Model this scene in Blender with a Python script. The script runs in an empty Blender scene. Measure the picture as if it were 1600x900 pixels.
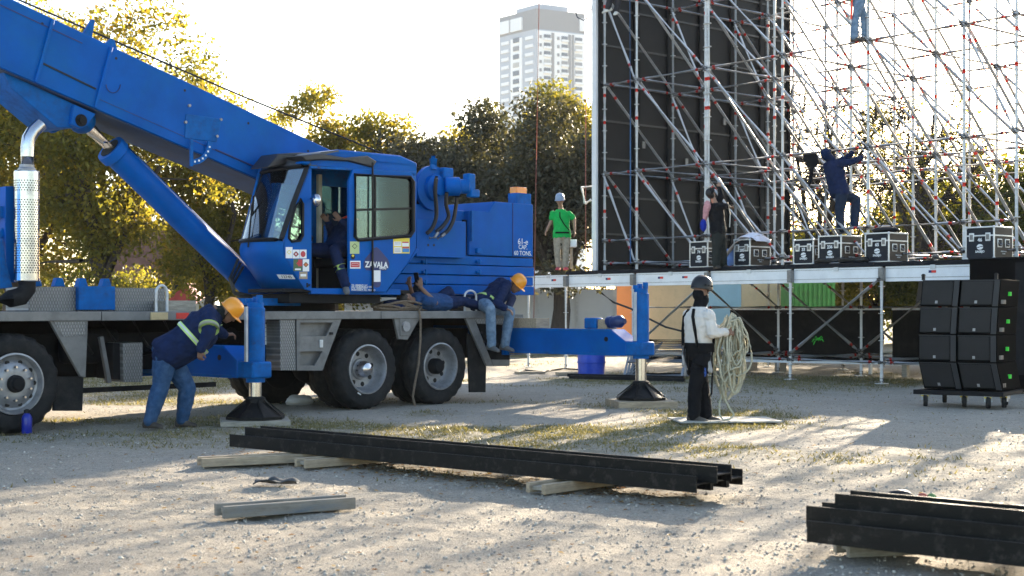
import bpy, bmesh, math, random
import numpy as np
from mathutils import Vector, Matrix, noise as mnoise
R = math.radians
V = Vector
rng = random.Random(7)
sc = bpy.context.scene
COL = sc.collection

# ------------------------------------------------------------------ camera, sky, sun, exposure
CAMH, FPX, HOR = 1.38, 2222.0, 483.0
cam = bpy.data.cameras.new('Camera'); camo = bpy.data.objects.new('Camera', cam); COL.objects.link(camo)
camo.location = (0, 0, CAMH); camo.rotation_euler = (R(90), 0, 0)
cam.sensor_width = 36; cam.lens = 36 * FPX / 1600; cam.shift_y = (HOR - 450) / 1600
cam.clip_end = 3000; cam.clip_start = .1
cam.dof.use_dof = True; cam.dof.focus_distance = 18.5; cam.dof.aperture_fstop = 3.5
sc.camera = camo
SUN_AZ, SUN_EL = R(23), R(16.2)
w = bpy.data.worlds.new('World'); sc.world = w; w.use_nodes = True
nt = w.node_tree; bg = nt.nodes['Background']
sky = nt.nodes.new('ShaderNodeTexSky'); sky.sky_type = 'NISHITA'; sky.sun_disc = False
sky.sun_elevation = SUN_EL; sky.sun_rotation = SUN_AZ; sky.air_density = 1.0; sky.dust_density = 1.2; sky.ozone_density = 1.0
nt.links.new(sky.outputs[0], bg.inputs[0]); bg.inputs[1].default_value = .09
sun = bpy.data.lights.new('Sun', 'SUN'); suno = bpy.data.objects.new('Sun', sun); COL.objects.link(suno)
sun.energy = 5.0; sun.angle = R(.55); sun.color = (1, .86, .66)
sdir = V((math.sin(SUN_AZ) * math.cos(SUN_EL), math.cos(SUN_AZ) * math.cos(SUN_EL), math.sin(SUN_EL)))
suno.rotation_euler = sdir.to_track_quat('Z', 'Y').to_euler()
sc.view_settings.view_transform = 'Standard'; sc.view_settings.look = 'None'; sc.view_settings.gamma = 1
sc.view_settings.exposure = 2.42
sc.cycles.use_denoising = True; sc.cycles.max_bounces = 6; sc.cycles.transparent_max_bounces = 12
sc.cycles.volume_bounces = 0; sc.cycles.caustics_reflective = False; sc.cycles.caustics_refractive = False
sc.cycles.sample_clamp_indirect = 8

# ------------------------------------------------------------------ helpers
def at(px, py, Y): return V(((px - 800) / FPX * Y, Y, CAMH + (HOR - py) / FPX * Y))
def gy(py): return CAMH * FPX / (py - HOR)
def gp(px, py): return at(px, py, gy(py))

MATX = {}
def thing(name, label, cat, loc=(0, 0, 0), rotz=0, group=None, kind='thing'):
    o = bpy.data.objects.new(name, None); COL.objects.link(o); o.empty_display_size = .2
    o.location = loc; o.rotation_euler = (0, 0, rotz); tag(o, label, cat, group, kind)
    MATX[o.name] = Matrix.Translation(V(loc)) @ Matrix.Rotation(rotz, 4, 'Z')
    return o
def tag(o, label=None, cat=None, group=None, kind=None):
    if label: o['label'] = label
    if cat: o['category'] = cat
    if group: o['group'] = group
    if kind: o['kind'] = kind
    return o

def link_mesh(name, me, parent=None):
    o = bpy.data.objects.new(name, me); COL.objects.link(o)
    if parent is not None:
        o.parent = parent; MATX[o.name] = MATX.get(parent.name, Matrix.Identity(4))
    return o
def dup(o, parent=None, loc=None, rotz=None):
    c = o.copy(); COL.objects.link(c); c.parent = parent
    if loc is not None: c.location = loc
    if rotz is not None: c.rotation_euler = (0, 0, rotz)
    for ch in list(o.children): dup(ch, c)
    return c

def frame(d, up=V((0, 0, 1))):
    d = V(d).normalized()
    a = d.cross(up)
    if a.length < 1e-4: a = d.cross(V((0, 1, 0)))
    a.normalize(); b = a.cross(d).normalized()
    return d, a, b

class MB:
    def __init__(s): s.v = []; s.f = []; s.m = []
    def add(s, vs, fs, mi=0):
        n = len(s.v); s.v += [tuple(p) for p in vs]; s.f += [tuple(i + n for i in f) for f in fs]
        s.m += ([mi] * len(fs) if isinstance(mi, int) else list(mi)); return s
    def box(s, lo, hi, mi=0):
        (a, b, c), (d, e, f) = lo, hi
        return s.add([(a, b, c), (d, b, c), (d, e, c), (a, e, c), (a, b, f), (d, b, f), (d, e, f), (a, e, f)],
                     [(0, 3, 2, 1), (4, 5, 6, 7), (0, 1, 5, 4), (1, 2, 6, 5), (2, 3, 7, 6), (3, 0, 4, 7)], mi)
    def obox(s, c, x, y, z, mi=0):
        c, x, y, z = V(c), V(x), V(y), V(z)
        P = [c + i * x + j * y + k * z for k in (-1, 1) for i, j in ((-1, -1), (1, -1), (1, 1), (-1, 1))]
        return s.add(P, [(0, 3, 2, 1), (4, 5, 6, 7), (0, 1, 5, 4), (1, 2, 6, 5), (2, 3, 7, 6), (3, 0, 4, 7)], mi)
    def bar(s, p0, p1, wd, ht, mi=0, up=V((0, 0, 1))):
        p0, p1 = V(p0), V(p1); d, a, b = frame(p1 - p0, up)
        return s.obox((p0 + p1) / 2, (p1 - p0) / 2, a * wd / 2, b * ht / 2, mi)
    def prism(s, pts, off, mi=0):
        pts = [V(p) for p in pts]; off = V(off); n = len(pts)
        return s.add(pts + [p + off for p in pts], [tuple(range(n))[::-1], tuple(range(n, 2 * n))] +
                     [(i, (i + 1) % n, n + (i + 1) % n, n + i) for i in range(n)], mi)
    def holes(s, outer, hs, off, mi=0):
        """flat plate with holes, thickness off"""
        bm = bmesh.new(); es = []
        for lp in [outer] + hs:
            vs = [bm.verts.new(p) for p in lp]
            es += [bm.edges.new((vs[i], vs[(i + 1) % len(vs)])) for i in range(len(vs))]
        bmesh.ops.triangle_fill(bm, use_beauty=True, use_dissolve=False, edges=es)
        bm.verts.index_update(); vs = [v.co.copy() for v in bm.verts]; fs = [tuple(v.index for v in f.verts) for f in bm.faces]
        bd = [(e.verts[0].index, e.verts[1].index) for e in bm.edges if len(e.link_faces) == 1]; bm.free()
        n = len(vs); off = V(off)
        return s.add(vs + [p + off for p in vs], fs + [tuple(i + n for i in f[::-1]) for f in fs] + [(a, b, b + n, a + n) for a, b in bd], mi)
    def tube(s, pts, r, n=8, closed=False, caps=True, mi=0):
        pts = [V(p) for p in pts]; k = len(pts); rs = r if isinstance(r, (list, tuple)) else [r] * k
        vs = []; prev = None
        for i, p in enumerate(pts):
            if closed: t = pts[(i + 1) % k] - pts[i - 1]
            else: t = pts[min(i + 1, k - 1)] - pts[max(i - 1, 0)]
            t.normalize()
            if prev is None: _, a, b = frame(t)
            else:
                a = prev - t * prev.dot(t)
                if a.length < 1e-5: _, a, b = frame(t)
                a.normalize(); b = t.cross(a)
            prev = a
            for j in range(n):
                th = 2 * math.pi * j / n; vs.append(p + (a * math.cos(th) + b * math.sin(th)) * rs[i])
        fs = []
        for i in range(k if closed else k - 1):
            for j in range(n):
                a0, a1 = i * n + j, i * n + (j + 1) % n; b0, b1 = ((i + 1) % k) * n + j, ((i + 1) % k) * n + (j + 1) % n
                fs.append((a0, a1, b1, b0))
        if caps and not closed: fs += [tuple(range(n))[::-1], tuple(range((k - 1) * n, k * n))]
        return s.add(vs, fs, mi)
    def cyl(s, p0, p1, r0, r1=None, n=16, mi=0): return s.tube([p0, p1], [r0, r0 if r1 is None else r1], n, mi=mi)
    def lathe(s, prof, o, axis, n=32, mi=0, mod=None, cap=True):
        """prof: (r, h) or (r, h, mat)"""
        o = V(o); d, a, b = frame(axis); vs = []; fs = []; ms = []
        for i, q in enumerate(prof):
            for j in range(n):
                th = 2 * math.pi * j / n; r = q[0] if mod is None else mod(i, j, q[0])
                vs.append(o + d * q[1] + (a * math.cos(th) + b * math.sin(th)) * r)
        for i in range(len(prof) - 1):
            mm = prof[i][2] if len(prof[i]) > 2 else mi
            for j in range(n):
                fs.append((i * n + j, i * n + (j + 1) % n, (i + 1) * n + (j + 1) % n, (i + 1) * n + j)); ms.append(mm)
        k = len(prof)
        if cap: fs += [tuple(range(n))[::-1], tuple(range((k - 1) * n, k * n))]; ms += [ms[0], ms[-1]]
        return s.add(vs, fs, ms)
    def ell(s, c, ax, ay, az, nu=16, nv=10, mi=0, lo=-.5, hi=.5):
        c, ax, ay, az = V(c), V(ax), V(ay), V(az); vs = []
        for i in range(nv + 1):
            ph = math.pi * (lo + (hi - lo) * i / nv)
            for j in range(nu):
                th = 2 * math.pi * j / nu
                vs.append(c + ax * (math.cos(ph) * math.cos(th)) + ay * (math.cos(ph) * math.sin(th)) + az * math.sin(ph))
        fs = [(i * nu + j, i * nu + (j + 1) % nu, (i + 1) * nu + (j + 1) % nu, (i + 1) * nu + j) for i in range(nv) for j in range(nu)]
        fs += [tuple(range(nu))[::-1], tuple(range(nv * nu, nv * nu + nu))]
        return s.add(vs, fs, mi)
    def caps(s, p0, p1, r0, r1, n=10, mi=0):
        p0, p1 = V(p0), V(p1); d = (p1 - p0); L = d.length
        if L < 1e-5: d = V((0, 0, 1)); L = 1e-4
        d.normalize(); q = []
        for a in (-80, -50, -20): q.append((p0 + d * r0 * math.sin(R(a)), r0 * math.cos(R(a))))
        q.append((p0, r0)); q.append((p1, r1))
        for a in (20, 50, 80): q.append((p1 + d * r1 * math.sin(R(a)), r1 * math.cos(R(a))))
        return s.tube([x[0] for x in q], [x[1] for x in q], n, mi=mi)
    def loft(s, rings, mi=0):
        n = len(rings[0]); k = len(rings); vs = [p for r in rings for p in r]
        fs = [(i * n + j, i * n + (j + 1) % n, (i + 1) * n + (j + 1) % n, (i + 1) * n + j) for i in range(k - 1) for j in range(n)]
        return s.add(vs, fs + [tuple(range(n))[::-1], tuple(range((k - 1) * n, k * n))], mi)
    def mesh(s, name, mats, M=None, sharp=38, fix=True):
        me = bpy.data.meshes.new(name)
        vs = s.v if M is None else [tuple(M @ V(p)) for p in s.v]
        me.from_pydata(vs, [], s.f)
        for m in (mats if isinstance(mats, (list, tuple)) else [mats]): me.materials.append(m)
        me.polygons.foreach_set('material_index', s.m)
        if fix:
            bm = bmesh.new(); bm.from_mesh(me); bmesh.ops.recalc_face_normals(bm, faces=bm.faces); bm.to_mesh(me); bm.free()
        me.polygons.foreach_set('use_smooth', [True] * len(s.f)); me.set_sharp_from_angle(angle=R(sharp)); me.update()
        return me
    def build(s, name, mats, parent=None, world=False, bevel=0, sharp=38, label=None):
        M = MATX[parent.name].inverted() if (world and parent is not None) else None
        o = link_mesh(name, s.mesh(name, mats, M, sharp), parent)
        if bevel:
            b = o.modifiers.new('Bevel', 'BEVEL'); b.width = bevel; b.segments = 2; b.limit_method = 'ANGLE'; b.angle_limit = R(40)
        if label: o['label'] = label
        return o

def np_mesh(name, v, f, mats, attr=None, smooth=False):
    """v (n,3), f (m,k) numpy; attr per face float"""
    me = bpy.data.meshes.new(name); n, m, k = len(v), len(f), f.shape[1]
    me.vertices.add(n); me.vertices.foreach_set('co', np.ascontiguousarray(v, np.float32).ravel())
    me.loops.add(m * k); me.loops.foreach_set('vertex_index', np.ascontiguousarray(f, np.int32).ravel())
    me.polygons.add(m); me.polygons.foreach_set('loop_start', np.arange(0, m * k, k, dtype=np.int32))
    if smooth: me.polygons.foreach_set('use_smooth', np.ones(m, bool))
    me.update(calc_edges=True)
    for q in (mats if isinstance(mats, (list, tuple)) else [mats]): me.materials.append(q)
    if attr is not None:
        a = me.attributes.new('tint', 'FLOAT', 'FACE'); a.data.foreach_set('value', np.asarray(attr, np.float32))
    return me

def lattice(seed, n=64): return np.random.RandomState(seed).rand(n, n)
def vnoise(x, y, sc_, seed):
    g = lattice(seed); n = g.shape[0]; x = x * sc_; y = y * sc_
    xi = np.floor(x).astype(int); yi = np.floor(y).astype(int); fx = x - xi; fy = y - yi
    fx = fx * fx * (3 - 2 * fx); fy = fy * fy * (3 - 2 * fy)
    a = g[xi % n, yi % n]; b = g[(xi + 1) % n, yi % n]; c = g[xi % n, (yi + 1) % n]; d = g[(xi + 1) % n, (yi + 1) % n]
    return (a * (1 - fx) + b * fx) * (1 - fy) + (c * (1 - fx) + d * fx) * fy

# ------------------------------------------------------------------ materials
class NB:
    def __init__(s, m):
        s.m = m; m.use_nodes = True; s.t = m.node_tree; s.t.nodes.clear()
        s.out = s.n('ShaderNodeOutputMaterial')
    def n(s, ty, **kw):
        x = s.t.nodes.new(ty)
        for k, v in kw.items(): setattr(x, k, v)
        return x
    def l(s, a, b): s.t.links.new(a, b)
    def noise(s, vec, scale, detail=4, rough=.6):
        x = s.n('ShaderNodeTexNoise'); x.inputs['Scale'].default_value = scale; x.inputs['Detail'].default_value = detail; x.inputs['Roughness'].default_value = rough
        s.l(vec, x.inputs['Vector']); return x.outputs['Fac']
    def ramp(s, fac, stops):
        x = s.n('ShaderNodeValToRGB'); s.l(fac, x.inputs[0]); e = x.color_ramp.elements
        while len(e) < len(stops): e.new(.5)
        for q, (p, c) in zip(e, stops): q.position = p; q.color = (*(c if isinstance(c, (tuple, list)) else (c, c, c)), 1)
        return x.outputs[0]
    def mix(s, fac, a, b, mode='MIX'):
        x = s.n('ShaderNodeMix', data_type='RGBA', blend_type=mode)
        for so, v in ((x.inputs[0], fac), (x.inputs[6], a), (x.inputs[7], b)):
            if hasattr(v, 'links') or hasattr(v, 'is_linked'): s.l(v, so)
            elif isinstance(v, (tuple, list)): so.default_value = (*v[:3], 1)
            else: so.default_value = v
        return x.outputs[2]
    def bump(s, h, strength, dist=.01):
        x = s.n('ShaderNodeBump'); x.inputs['Strength'].default_value = strength; x.inputs['Distance'].default_value = dist
        s.l(h, x.inputs['Height']); return x.outputs[0]
    def coord(s, kind='Object', sc_=None):
        c = s.n('ShaderNodeTexCoord').outputs[kind]
        if sc_:
            mp = s.n('ShaderNodeMapping'); mp.inputs['Scale'].default_value = sc_; s.l(c, mp.inputs[0]); return mp.outputs[0]
        return c

def mat(name, col, rough=.6, metal=0, var=.18, scale=5, dirt=None, damt=.5, dscale=3, bump=0, bscale=60, coat=0, stretch=None, spec=.5, plate=False, dlo=.48, rust=None, rlo=.63, rscale=9):
    m = bpy.data.materials.new(name); b = NB(m); p = b.n('ShaderNodeBsdfPrincipled'); b.l(p.outputs[0], b.out.inputs[0])
    co = b.coord('Object', stretch)
    nz = b.noise(co, scale)
    c = b.mix(b.ramp(nz, [(.3, 0), (.7, 1)]), tuple(x * (1 - var) for x in col), tuple(min(1, x * (1 + var)) for x in col))
    rv = rough
    if dirt:
        d = b.ramp(b.noise(co, dscale, 8, .7), [(dlo, 0), (dlo + .24, 1)])
        mm = b.n('ShaderNodeMath', operation='MULTIPLY'); b.l(d, mm.inputs[0]); mm.inputs[1].default_value = damt
        c = b.mix(mm.outputs[0], c, dirt)
        rr = b.n('ShaderNodeMapRange'); b.l(mm.outputs[0], rr.inputs[0]); rr.inputs[3].default_value = rough; rr.inputs[4].default_value = min(1, rough + .35)
        b.l(rr.outputs[0], p.inputs['Roughness'])
    else: p.inputs['Roughness'].default_value = rough
    if rust:      # chips, scuffs and run marks
        a_ = b.ramp(b.noise(co, rscale, 9, .8), [(rlo, 0), (rlo + .05, 1)]); sv = b.n('ShaderNodeMapping'); sv.inputs['Scale'].default_value = (9, 9, .8); b.l(co, sv.inputs[0])
        r_ = b.ramp(b.noise(sv.outputs[0], 1.6, 6, .7), [(.62, 0), (.8, .45)]); c = b.mix(r_, c, tuple(x * .45 + .012 for x in col)); c = b.mix(a_, c, rust)
    b.l(c, p.inputs['Base Color']); p.inputs['Metallic'].default_value = metal; p.inputs['Specular IOR Level'].default_value = spec
    if coat: p.inputs['Coat Weight'].default_value = coat; p.inputs['Coat Roughness'].default_value = .12
    if plate:
        # diamond tread plate: two crossed wave sets
        hs = []
        for sg in (1, -1):
            mp = b.n('ShaderNodeMapping'); mp.inputs['Rotation'].default_value = (0, R(45 * sg), 0); mp.inputs['Scale'].default_value = (36, 36, 14 if sg > 0 else 36)
            mp.inputs['Scale'].default_value = (40, 0, 18); b.l(b.n('ShaderNodeTexCoord').outputs['Object'], mp.inputs[0])
            w_ = b.n('ShaderNodeTexVoronoi'); w_.inputs['Scale'].default_value = 1; w_.inputs['Randomness'].default_value = 0; b.l(mp.outputs[0], w_.inputs['Vector'])
            hs.append(b.ramp(w_.outputs['Distance'], [(.15, 1), (.4, 0)]))
        h = b.mix(1.0, hs[0], hs[1], 'ADD'); b.l(b.bump(h, .7, .006), p.inputs['Normal'])
        b.l(b.mix(h, c, tuple(min(1, x * 1.7) for x in col)), p.inputs['Base Color'])
    elif bump: b.l(b.bump(b.noise(co, bscale, 6), bump, .01), p.inputs['Normal'])
    return m

def glassmat(name, tint, amt=.75, refl=.1):
    m = bpy.data.materials.new(name); b = NB(m)
    t = b.n('ShaderNodeBsdfTransparent'); t.inputs[0].default_value = (*tint, 1)
    g = b.n('ShaderNodeBsdfGlossy'); g.inputs['Roughness'].default_value = .03; g.inputs[0].default_value = (.9, .95, 1, 1)
    fr = b.n('ShaderNodeFresnel'); fr.inputs[0].default_value = 1.5
    ad = b.n('ShaderNodeMath', operation='ADD'); b.l(fr.outputs[0], ad.inputs[0]); ad.inputs[1].default_value = refl
    mx = b.n('ShaderNodeMixShader'); b.l(ad.outputs[0], mx.inputs[0]); b.l(t.outputs[0], mx.inputs[1]); b.l(g.outputs[0], mx.inputs[2])
    b.l(mx.outputs[0], b.out.inputs[0]); return m

def leafmat(name, stops, trans=.45):
    m = bpy.data.materials.new(name); b = NB(m)
    a = b.n('ShaderNodeAttribute', attribute_name='tint'); c = b.ramp(a.outputs['Fac'], stops)
    d = b.n('ShaderNodeBsdfPrincipled'); d.inputs['Roughness'].default_value = .55; d.inputs['Specular IOR Level'].default_value = .3; b.l(c, d.inputs['Base Color'])
    t = b.n('ShaderNodeBsdfTranslucent'); b.l(b.mix(1.0, c, (1.5, 1.35, .55), 'MULTIPLY'), t.inputs[0])
    mx = b.n('ShaderNodeMixShader'); mx.inputs[0].default_value = trans; b.l(d.outputs[0], mx.inputs[1]); b.l(t.outputs[0], mx.inputs[2])
    b.l(mx.outputs[0], b.out.inputs[0]); return m

DUST = (.33, .29, .23)
m_blue = mat('paint_blue', (.0003, .09, .38), .42, 0, .16, 2.5, (.008, .12, .30), .5, 1.6, spec=.1, rust=(.07, .06, .06), rlo=.70)
m_blue2 = mat('paint_blue_worn', (.001, .105, .37), .5, 0, .22, 6, (.03, .03, .03), .45, 9, spec=.12, rust=(.10, .05, .03), rlo=.64)
m_grey = mat('galvanised_plate', (.18, .177, .173), .5, .3, .2, 4, (.07, .063, .056), .5, 5)
m_plate = mat('tread_plate', (.18, .177, .173), .42, .35, .2, 4, (.07, .063, .056), .55, 4, plate=True)
m_chass = mat('chassis_black', (.008, .008, .009), .7, 0, .3, 6, (.06, .055, .05), .25, 5, spec=.2)
m_black = mat('black_plastic', (.008, .008, .009), .5, spec=.3)
m_rubber = mat('rubber', (.012, .012, .0125), .7, 0, .3, 10, (.075, .068, .06), .4, 6, bump=.3, spec=.25)
m_rim = mat('rim_steel', (.30, .30, .31), .42, .55, .15, 8, (.09, .085, .08), .5, 6)
m_chrome = mat('chrome', (.55, .55, .57), .16, 1, .08, 6, (.18, .165, .15), .4, 8)
m_rod = mat('chrome_rod', (.72, .70, .66), .2, 1, .08, 12)
m_hose = mat('hose_black', (.01, .01, .01), .45)
m_steelblk = mat('primer_black_steel', (.006, .0055, .005), .5, .0, .35, 5, (.11, .095, .08), .55, 11, spec=.2, bump=.25, dlo=.53, rust=(.2, .18, .16), rlo=.655, rscale=12)
m_wood = mat('weathered_timber', (.36, .28, .19), .8, 0, .3, 7, (.16, .15, .14), .45, 4, bump=.4, bscale=25, stretch=(1, 6, 6))
m_woodgrey = mat('grey_timber', (.30, .27, .22), .85, 0, .3, 7, (.1, .09, .08), .5, 5, bump=.4, bscale=25, stretch=(1, 6, 6))
m_galv = mat('galvanised_tube', (.60, .61, .62), .42, .3, .12, 9, (.34, .32, .28), .4, 11)
m_alu = mat('aluminium_beam', (.78, .79, .80), .42, .1, .06, 3, (.55, .54, .52), .3, 5)
m_red = mat('red_tape', (.65, .035, .02), .5)
m_case = mat('flight_case_black', (.008, .011, .018), .55, 0, .2, 9, spec=.3)
m_caseal = mat('case_aluminium', (.62, .62, .62), .35, .6, .1, 9)
m_white = mat('white_print', (.8, .8, .8), .5, var=.03)
m_cordura = mat('speaker_black', (.003, .003, .0033), .85, var=.2, spec=.03)
m_yellow = mat('yellow_print', (.75, .6, .05), .5, var=.05)
m_navyd = mat('decal_navy', (.006, .015, .11), .4, var=.05)
m_orange = mat('hardhat_orange', (.82, .30, .012), .32, 0, .06, 6, coat=.3)
m_glass = glassmat('cab_glass', (.6, .72, .70), refl=-.02)
m_wind = glassmat('windscreen', (.55, .68, .68), refl=.16)
# ------------------------------------------------------------------ ground
def groundmat():
    m = bpy.data.materials.new('gravel_ground'); b = NB(m); p = b.n('ShaderNodeBsdfPrincipled'); b.l(p.outputs[0], b.out.inputs[0])
    co = b.coord('Object'); p.inputs['Roughness'].default_value = .95; p.inputs['Specular IOR Level'].default_value = .1
    mid = b.noise(co, 1.6, 7, .7); fine = b.noise(co, 13, 9, .78); grit = b.noise(co, 75, 6, .7)
    c = b.mix(b.ramp(mid, [(.32, 0), (.68, 1)]), (.46, .385, .295), (.69, .595, .465))
    c = b.mix(b.ramp(fine, [(.36, 0), (.62, 1)]), b.mix(.6, c, (.22, .2, .175)), c)
    c = b.mix(b.ramp(grit, [(.34, 0), (.52, .6), (.7, 1)]), b.mix(.5, c, (.18, .165, .15)), b.mix(.5, c, (.72, .66, .57)))
    st = None
    for sc_, lo in ((22, .62), (48, .5)):
        vo = b.n('ShaderNodeTexVoronoi'); vo.inputs['Scale'].default_value = sc_; b.l(co, vo.inputs['Vector'])
        vs = b.ramp(vo.outputs['Distance'], [(.2, 1), (.36, 0)]); cell = b.n('ShaderNodeSeparateColor'); b.l(vo.outputs['Color'], cell.inputs[0])
        sel = b.ramp(cell.outputs[0], [(lo, 0), (lo + .05, 1)]); mm = b.n('ShaderNodeMath', operation='MULTIPLY'); b.l(vs, mm.inputs[0]); b.l(sel, mm.inputs[1])
        c = b.mix(mm.outputs[0], c, b.mix(cell.outputs[1], (.24, .225, .21), (.6, .55, .48))); st = mm.outputs[0] if st is None else b.mix(1.0, st, mm.outputs[0], 'ADD')
    at_ = b.n('ShaderNodeAttribute', attribute_name='grass')
    gm = b.n('ShaderNodeMath', operation='MULTIPLY'); b.l(b.ramp(b.noise(co, 4.5, 9, .8), [(.36, 0), (.56, 1)]), gm.inputs[0]); b.l(at_.outputs['Fac'], gm.inputs[1])
    strw = b.coord('Object', (1, 1, 1)); c = b.mix(gm.outputs[0], c, b.mix(b.ramp(grit, [(.35, 0), (.65, 1)]), (.075, .085, .03), (.27, .235, .11)))
    b.l(c, p.inputs['Base Color'])
    n1 = b.bump(fine, 1.0, .055); x = b.n('ShaderNodeBump'); x.inputs['Strength'].default_value = .9; x.inputs['Distance'].default_value = .025; b.l(b.mix(.5, grit, st), x.inputs['Height']); b.l(n1, x.inputs['Normal']); b.l(x.outputs[0], p.inputs['Normal'])
    return m
def grassmask(x, y):
    a = vnoise(x, y, .33, 3) * .6 + vnoise(x, y, .9, 4) * .4
    y2 = y + .25 * np.clip(x, -6, 6); near = np.clip((y2 - 13.2) / 2.0, 0, 1) * np.clip((23.5 - y2) / 4, 0, 1) * np.clip((4.2 - x) / 1.5, 0, 1) * np.where(y2 < 16, .5, 1)
    band = near + np.exp(-((y - 28) / 3) ** 2) * .9 + np.clip((y - 34) / 8, 0, 1) * .8 + .12 * np.clip((y - 8) / 4, 0, 1)
    return np.clip((a - .36) * 4.2, 0, 1) * np.clip(band, 0, 1)
def gheight(x, y):
    rut = 0
    for c0, sl in ((11.6, .34), (13.35, .34), (8.9, -.12), (10.7, -.12)):
        d = (y - (c0 + sl * x + .35 * np.sin(x * .5 + c0))) / .16; rut = rut - .012 * np.exp(-d * d) + .006 * np.exp(-((np.abs(d) - 1.6) / .5) ** 2)
    h = rut + (vnoise(x, y, .4, 11) - .5) * .03 + (vnoise(x, y, 1.7, 12) - .5) * .010 + (vnoise(x, y, 4.3, 13) - .5) * .010 + (vnoise(x, y, 9.7, 14) - .5) * .012 + np.abs(vnoise(x, y, 19, 15) - .5) * .016
    return h - .012
def make_ground():
    n = 760; t = np.linspace(-1, 1, n)
    gx = 10 * t + 787 * np.sign(t) * np.abs(t) ** 9
    gyv = 13 + 10.5 * t + 787 * np.sign(t) * np.abs(t) ** 9
    X, Y = np.meshgrid(gx, gyv); X = X.ravel(); Y = Y.ravel()
    d = np.maximum(np.abs(X) / 30, np.abs(Y - 16) / 30); Z = gheight(X, Y) * np.clip(1.6 - d, 0, 1) - .004
    idx = np.arange(n * n).reshape(n, n)
    f = np.stack([idx[:-1, :-1], idx[:-1, 1:], idx[1:, 1:], idx[1:, :-1]], -1).reshape(-1, 4)
    me = np_mesh('ground', np.stack([X, Y, Z], 1), f, groundmat(), smooth=True)
    a = me.attributes.new('grass', 'FLOAT', 'POINT'); a.data.foreach_set('value', grassmask(X, Y).astype(np.float32))
    return tag(link_mesh('ground', me), 'dry dusty gravel lot with thin grass patches', 'ground', kind='structure')
make_ground()

def make_gravel():
    rs = np.random.RandomState(5); n = 30000
    u = rs.rand(n); Y = 5.2 * (26 / 5.2) ** (u ** 1.25); X = (rs.rand(n) * 2 - 1) * (Y * .40 + .8)
    s = .0035 + .010 * rs.rand(n) ** 3 + .010 * (rs.rand(n) > .985) * rs.rand(n)
    base = np.array([[1, 0, 0], [.3, .95, 0], [-.8, .6, 0], [-.8, -.6, 0], [.3, -.95, 0], [.5, .3, .75], [-.5, .35, .8], [-.1, -.6, .7]], float)
    base = np.concatenate([base, base[:5] * [.8, .8, 0] + [0, 0, -.5]])
    fc = np.array([[0, 1, 5], [1, 2, 6], [1, 6, 5], [2, 3, 6], [3, 4, 7], [3, 7, 6], [4, 0, 5], [4, 5, 7], [5, 6, 7],
                   [0, 8, 9], [0, 9, 1], [1, 9, 10], [1, 10, 2], [2, 10, 11], [2, 11, 3], [3, 11, 12], [3, 12, 4], [4, 12, 8], [4, 8, 0]])
    v = base[None] * (1 + (rs.rand(n, 13, 1) - .5) * .6); a = rs.rand(n) * 6.283; ca, sa = np.cos(a), np.sin(a)
    x = v[..., 0] * ca[:, None] - v[..., 1] * sa[:, None] * .75; y = v[..., 0] * sa[:, None] + v[..., 1] * ca[:, None] * .75
    z = v[..., 2] * .7
    P = np.stack([x, y, z], -1) * s[:, None, None]; P[..., 0] += X[:, None]; P[..., 1] += Y[:, None]
    P[..., 2] += (gheight(X, Y) + s * .05)[:, None]
    F = (fc[None] + (np.arange(n) * 13)[:, None, None]).reshape(-1, 3)
    m = bpy.data.materials.new('loose_stone'); b = NB(m); p = b.n('ShaderNodeBsdfPrincipled'); b.l(p.outputs[0], b.out.inputs[0]); p.inputs['Roughness'].default_value = .9
    t = b.n('ShaderNodeAttribute', attribute_name='tint'); b.l(b.ramp(t.outputs['Fac'], [(0, (.26, .24, .215)), (.5, (.42, .38, .325)), (1, (.6, .55, .47))]), p.inputs['Base Color'])
    me = np_mesh('loose_gravel', P.reshape(-1, 3), F, m, attr=np.repeat(rs.rand(n), len(fc)))
    tag(link_mesh('loose_gravel', me), 'loose pale stones scattered over the gravel lot', 'gravel', kind='stuff')
make_gravel()

def make_grass():
    rs = np.random.RandomState(9); n = 600000
    Y = 11 + rs.rand(n) * 32; X = (rs.rand(n) * 2 - 1) * (Y * .42)
    k = (grassmask(X, Y) * vnoise(X, Y, 2.6, 8) > rs.rand(n) * .7 + .06) | (rs.rand(n) > .997); X, Y = X[k], Y[k]; n = len(X)
    h = .012 + .04 * rs.rand(n) ** 2; a = rs.rand(n) * 6.283; wd = .005 + .006 * rs.rand(n)
    lean = (rs.rand(n, 2) - .5) * h[:, None] * 1.8; Z = gheight(X, Y) - .005
    p0 = np.stack([X - np.cos(a) * wd, Y - np.sin(a) * wd, Z], 1); p1 = np.stack([X + np.cos(a) * wd, Y + np.sin(a) * wd, Z], 1)
    p2 = np.stack([X + lean[:, 0], Y + lean[:, 1], Z + h], 1)
    v = np.stack([p0, p1, p2], 1).reshape(-1, 3); f = np.arange(3 * n).reshape(-1, 3)
    me = np_mesh('grass', v, f, leafmat('dry_grass', [(0, (.07, .08, .03)), (.5, (.17, .155, .08)), (1, (.33, .29, .18))], .35), attr=np.clip(rs.rand(n) * .7 + .3 * vnoise(X, Y, .8, 21), 0, 1))
    tag(link_mesh('grass', me), 'short dry grass growing in patches over the lot', 'grass', kind='stuff')
make_grass()

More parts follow.
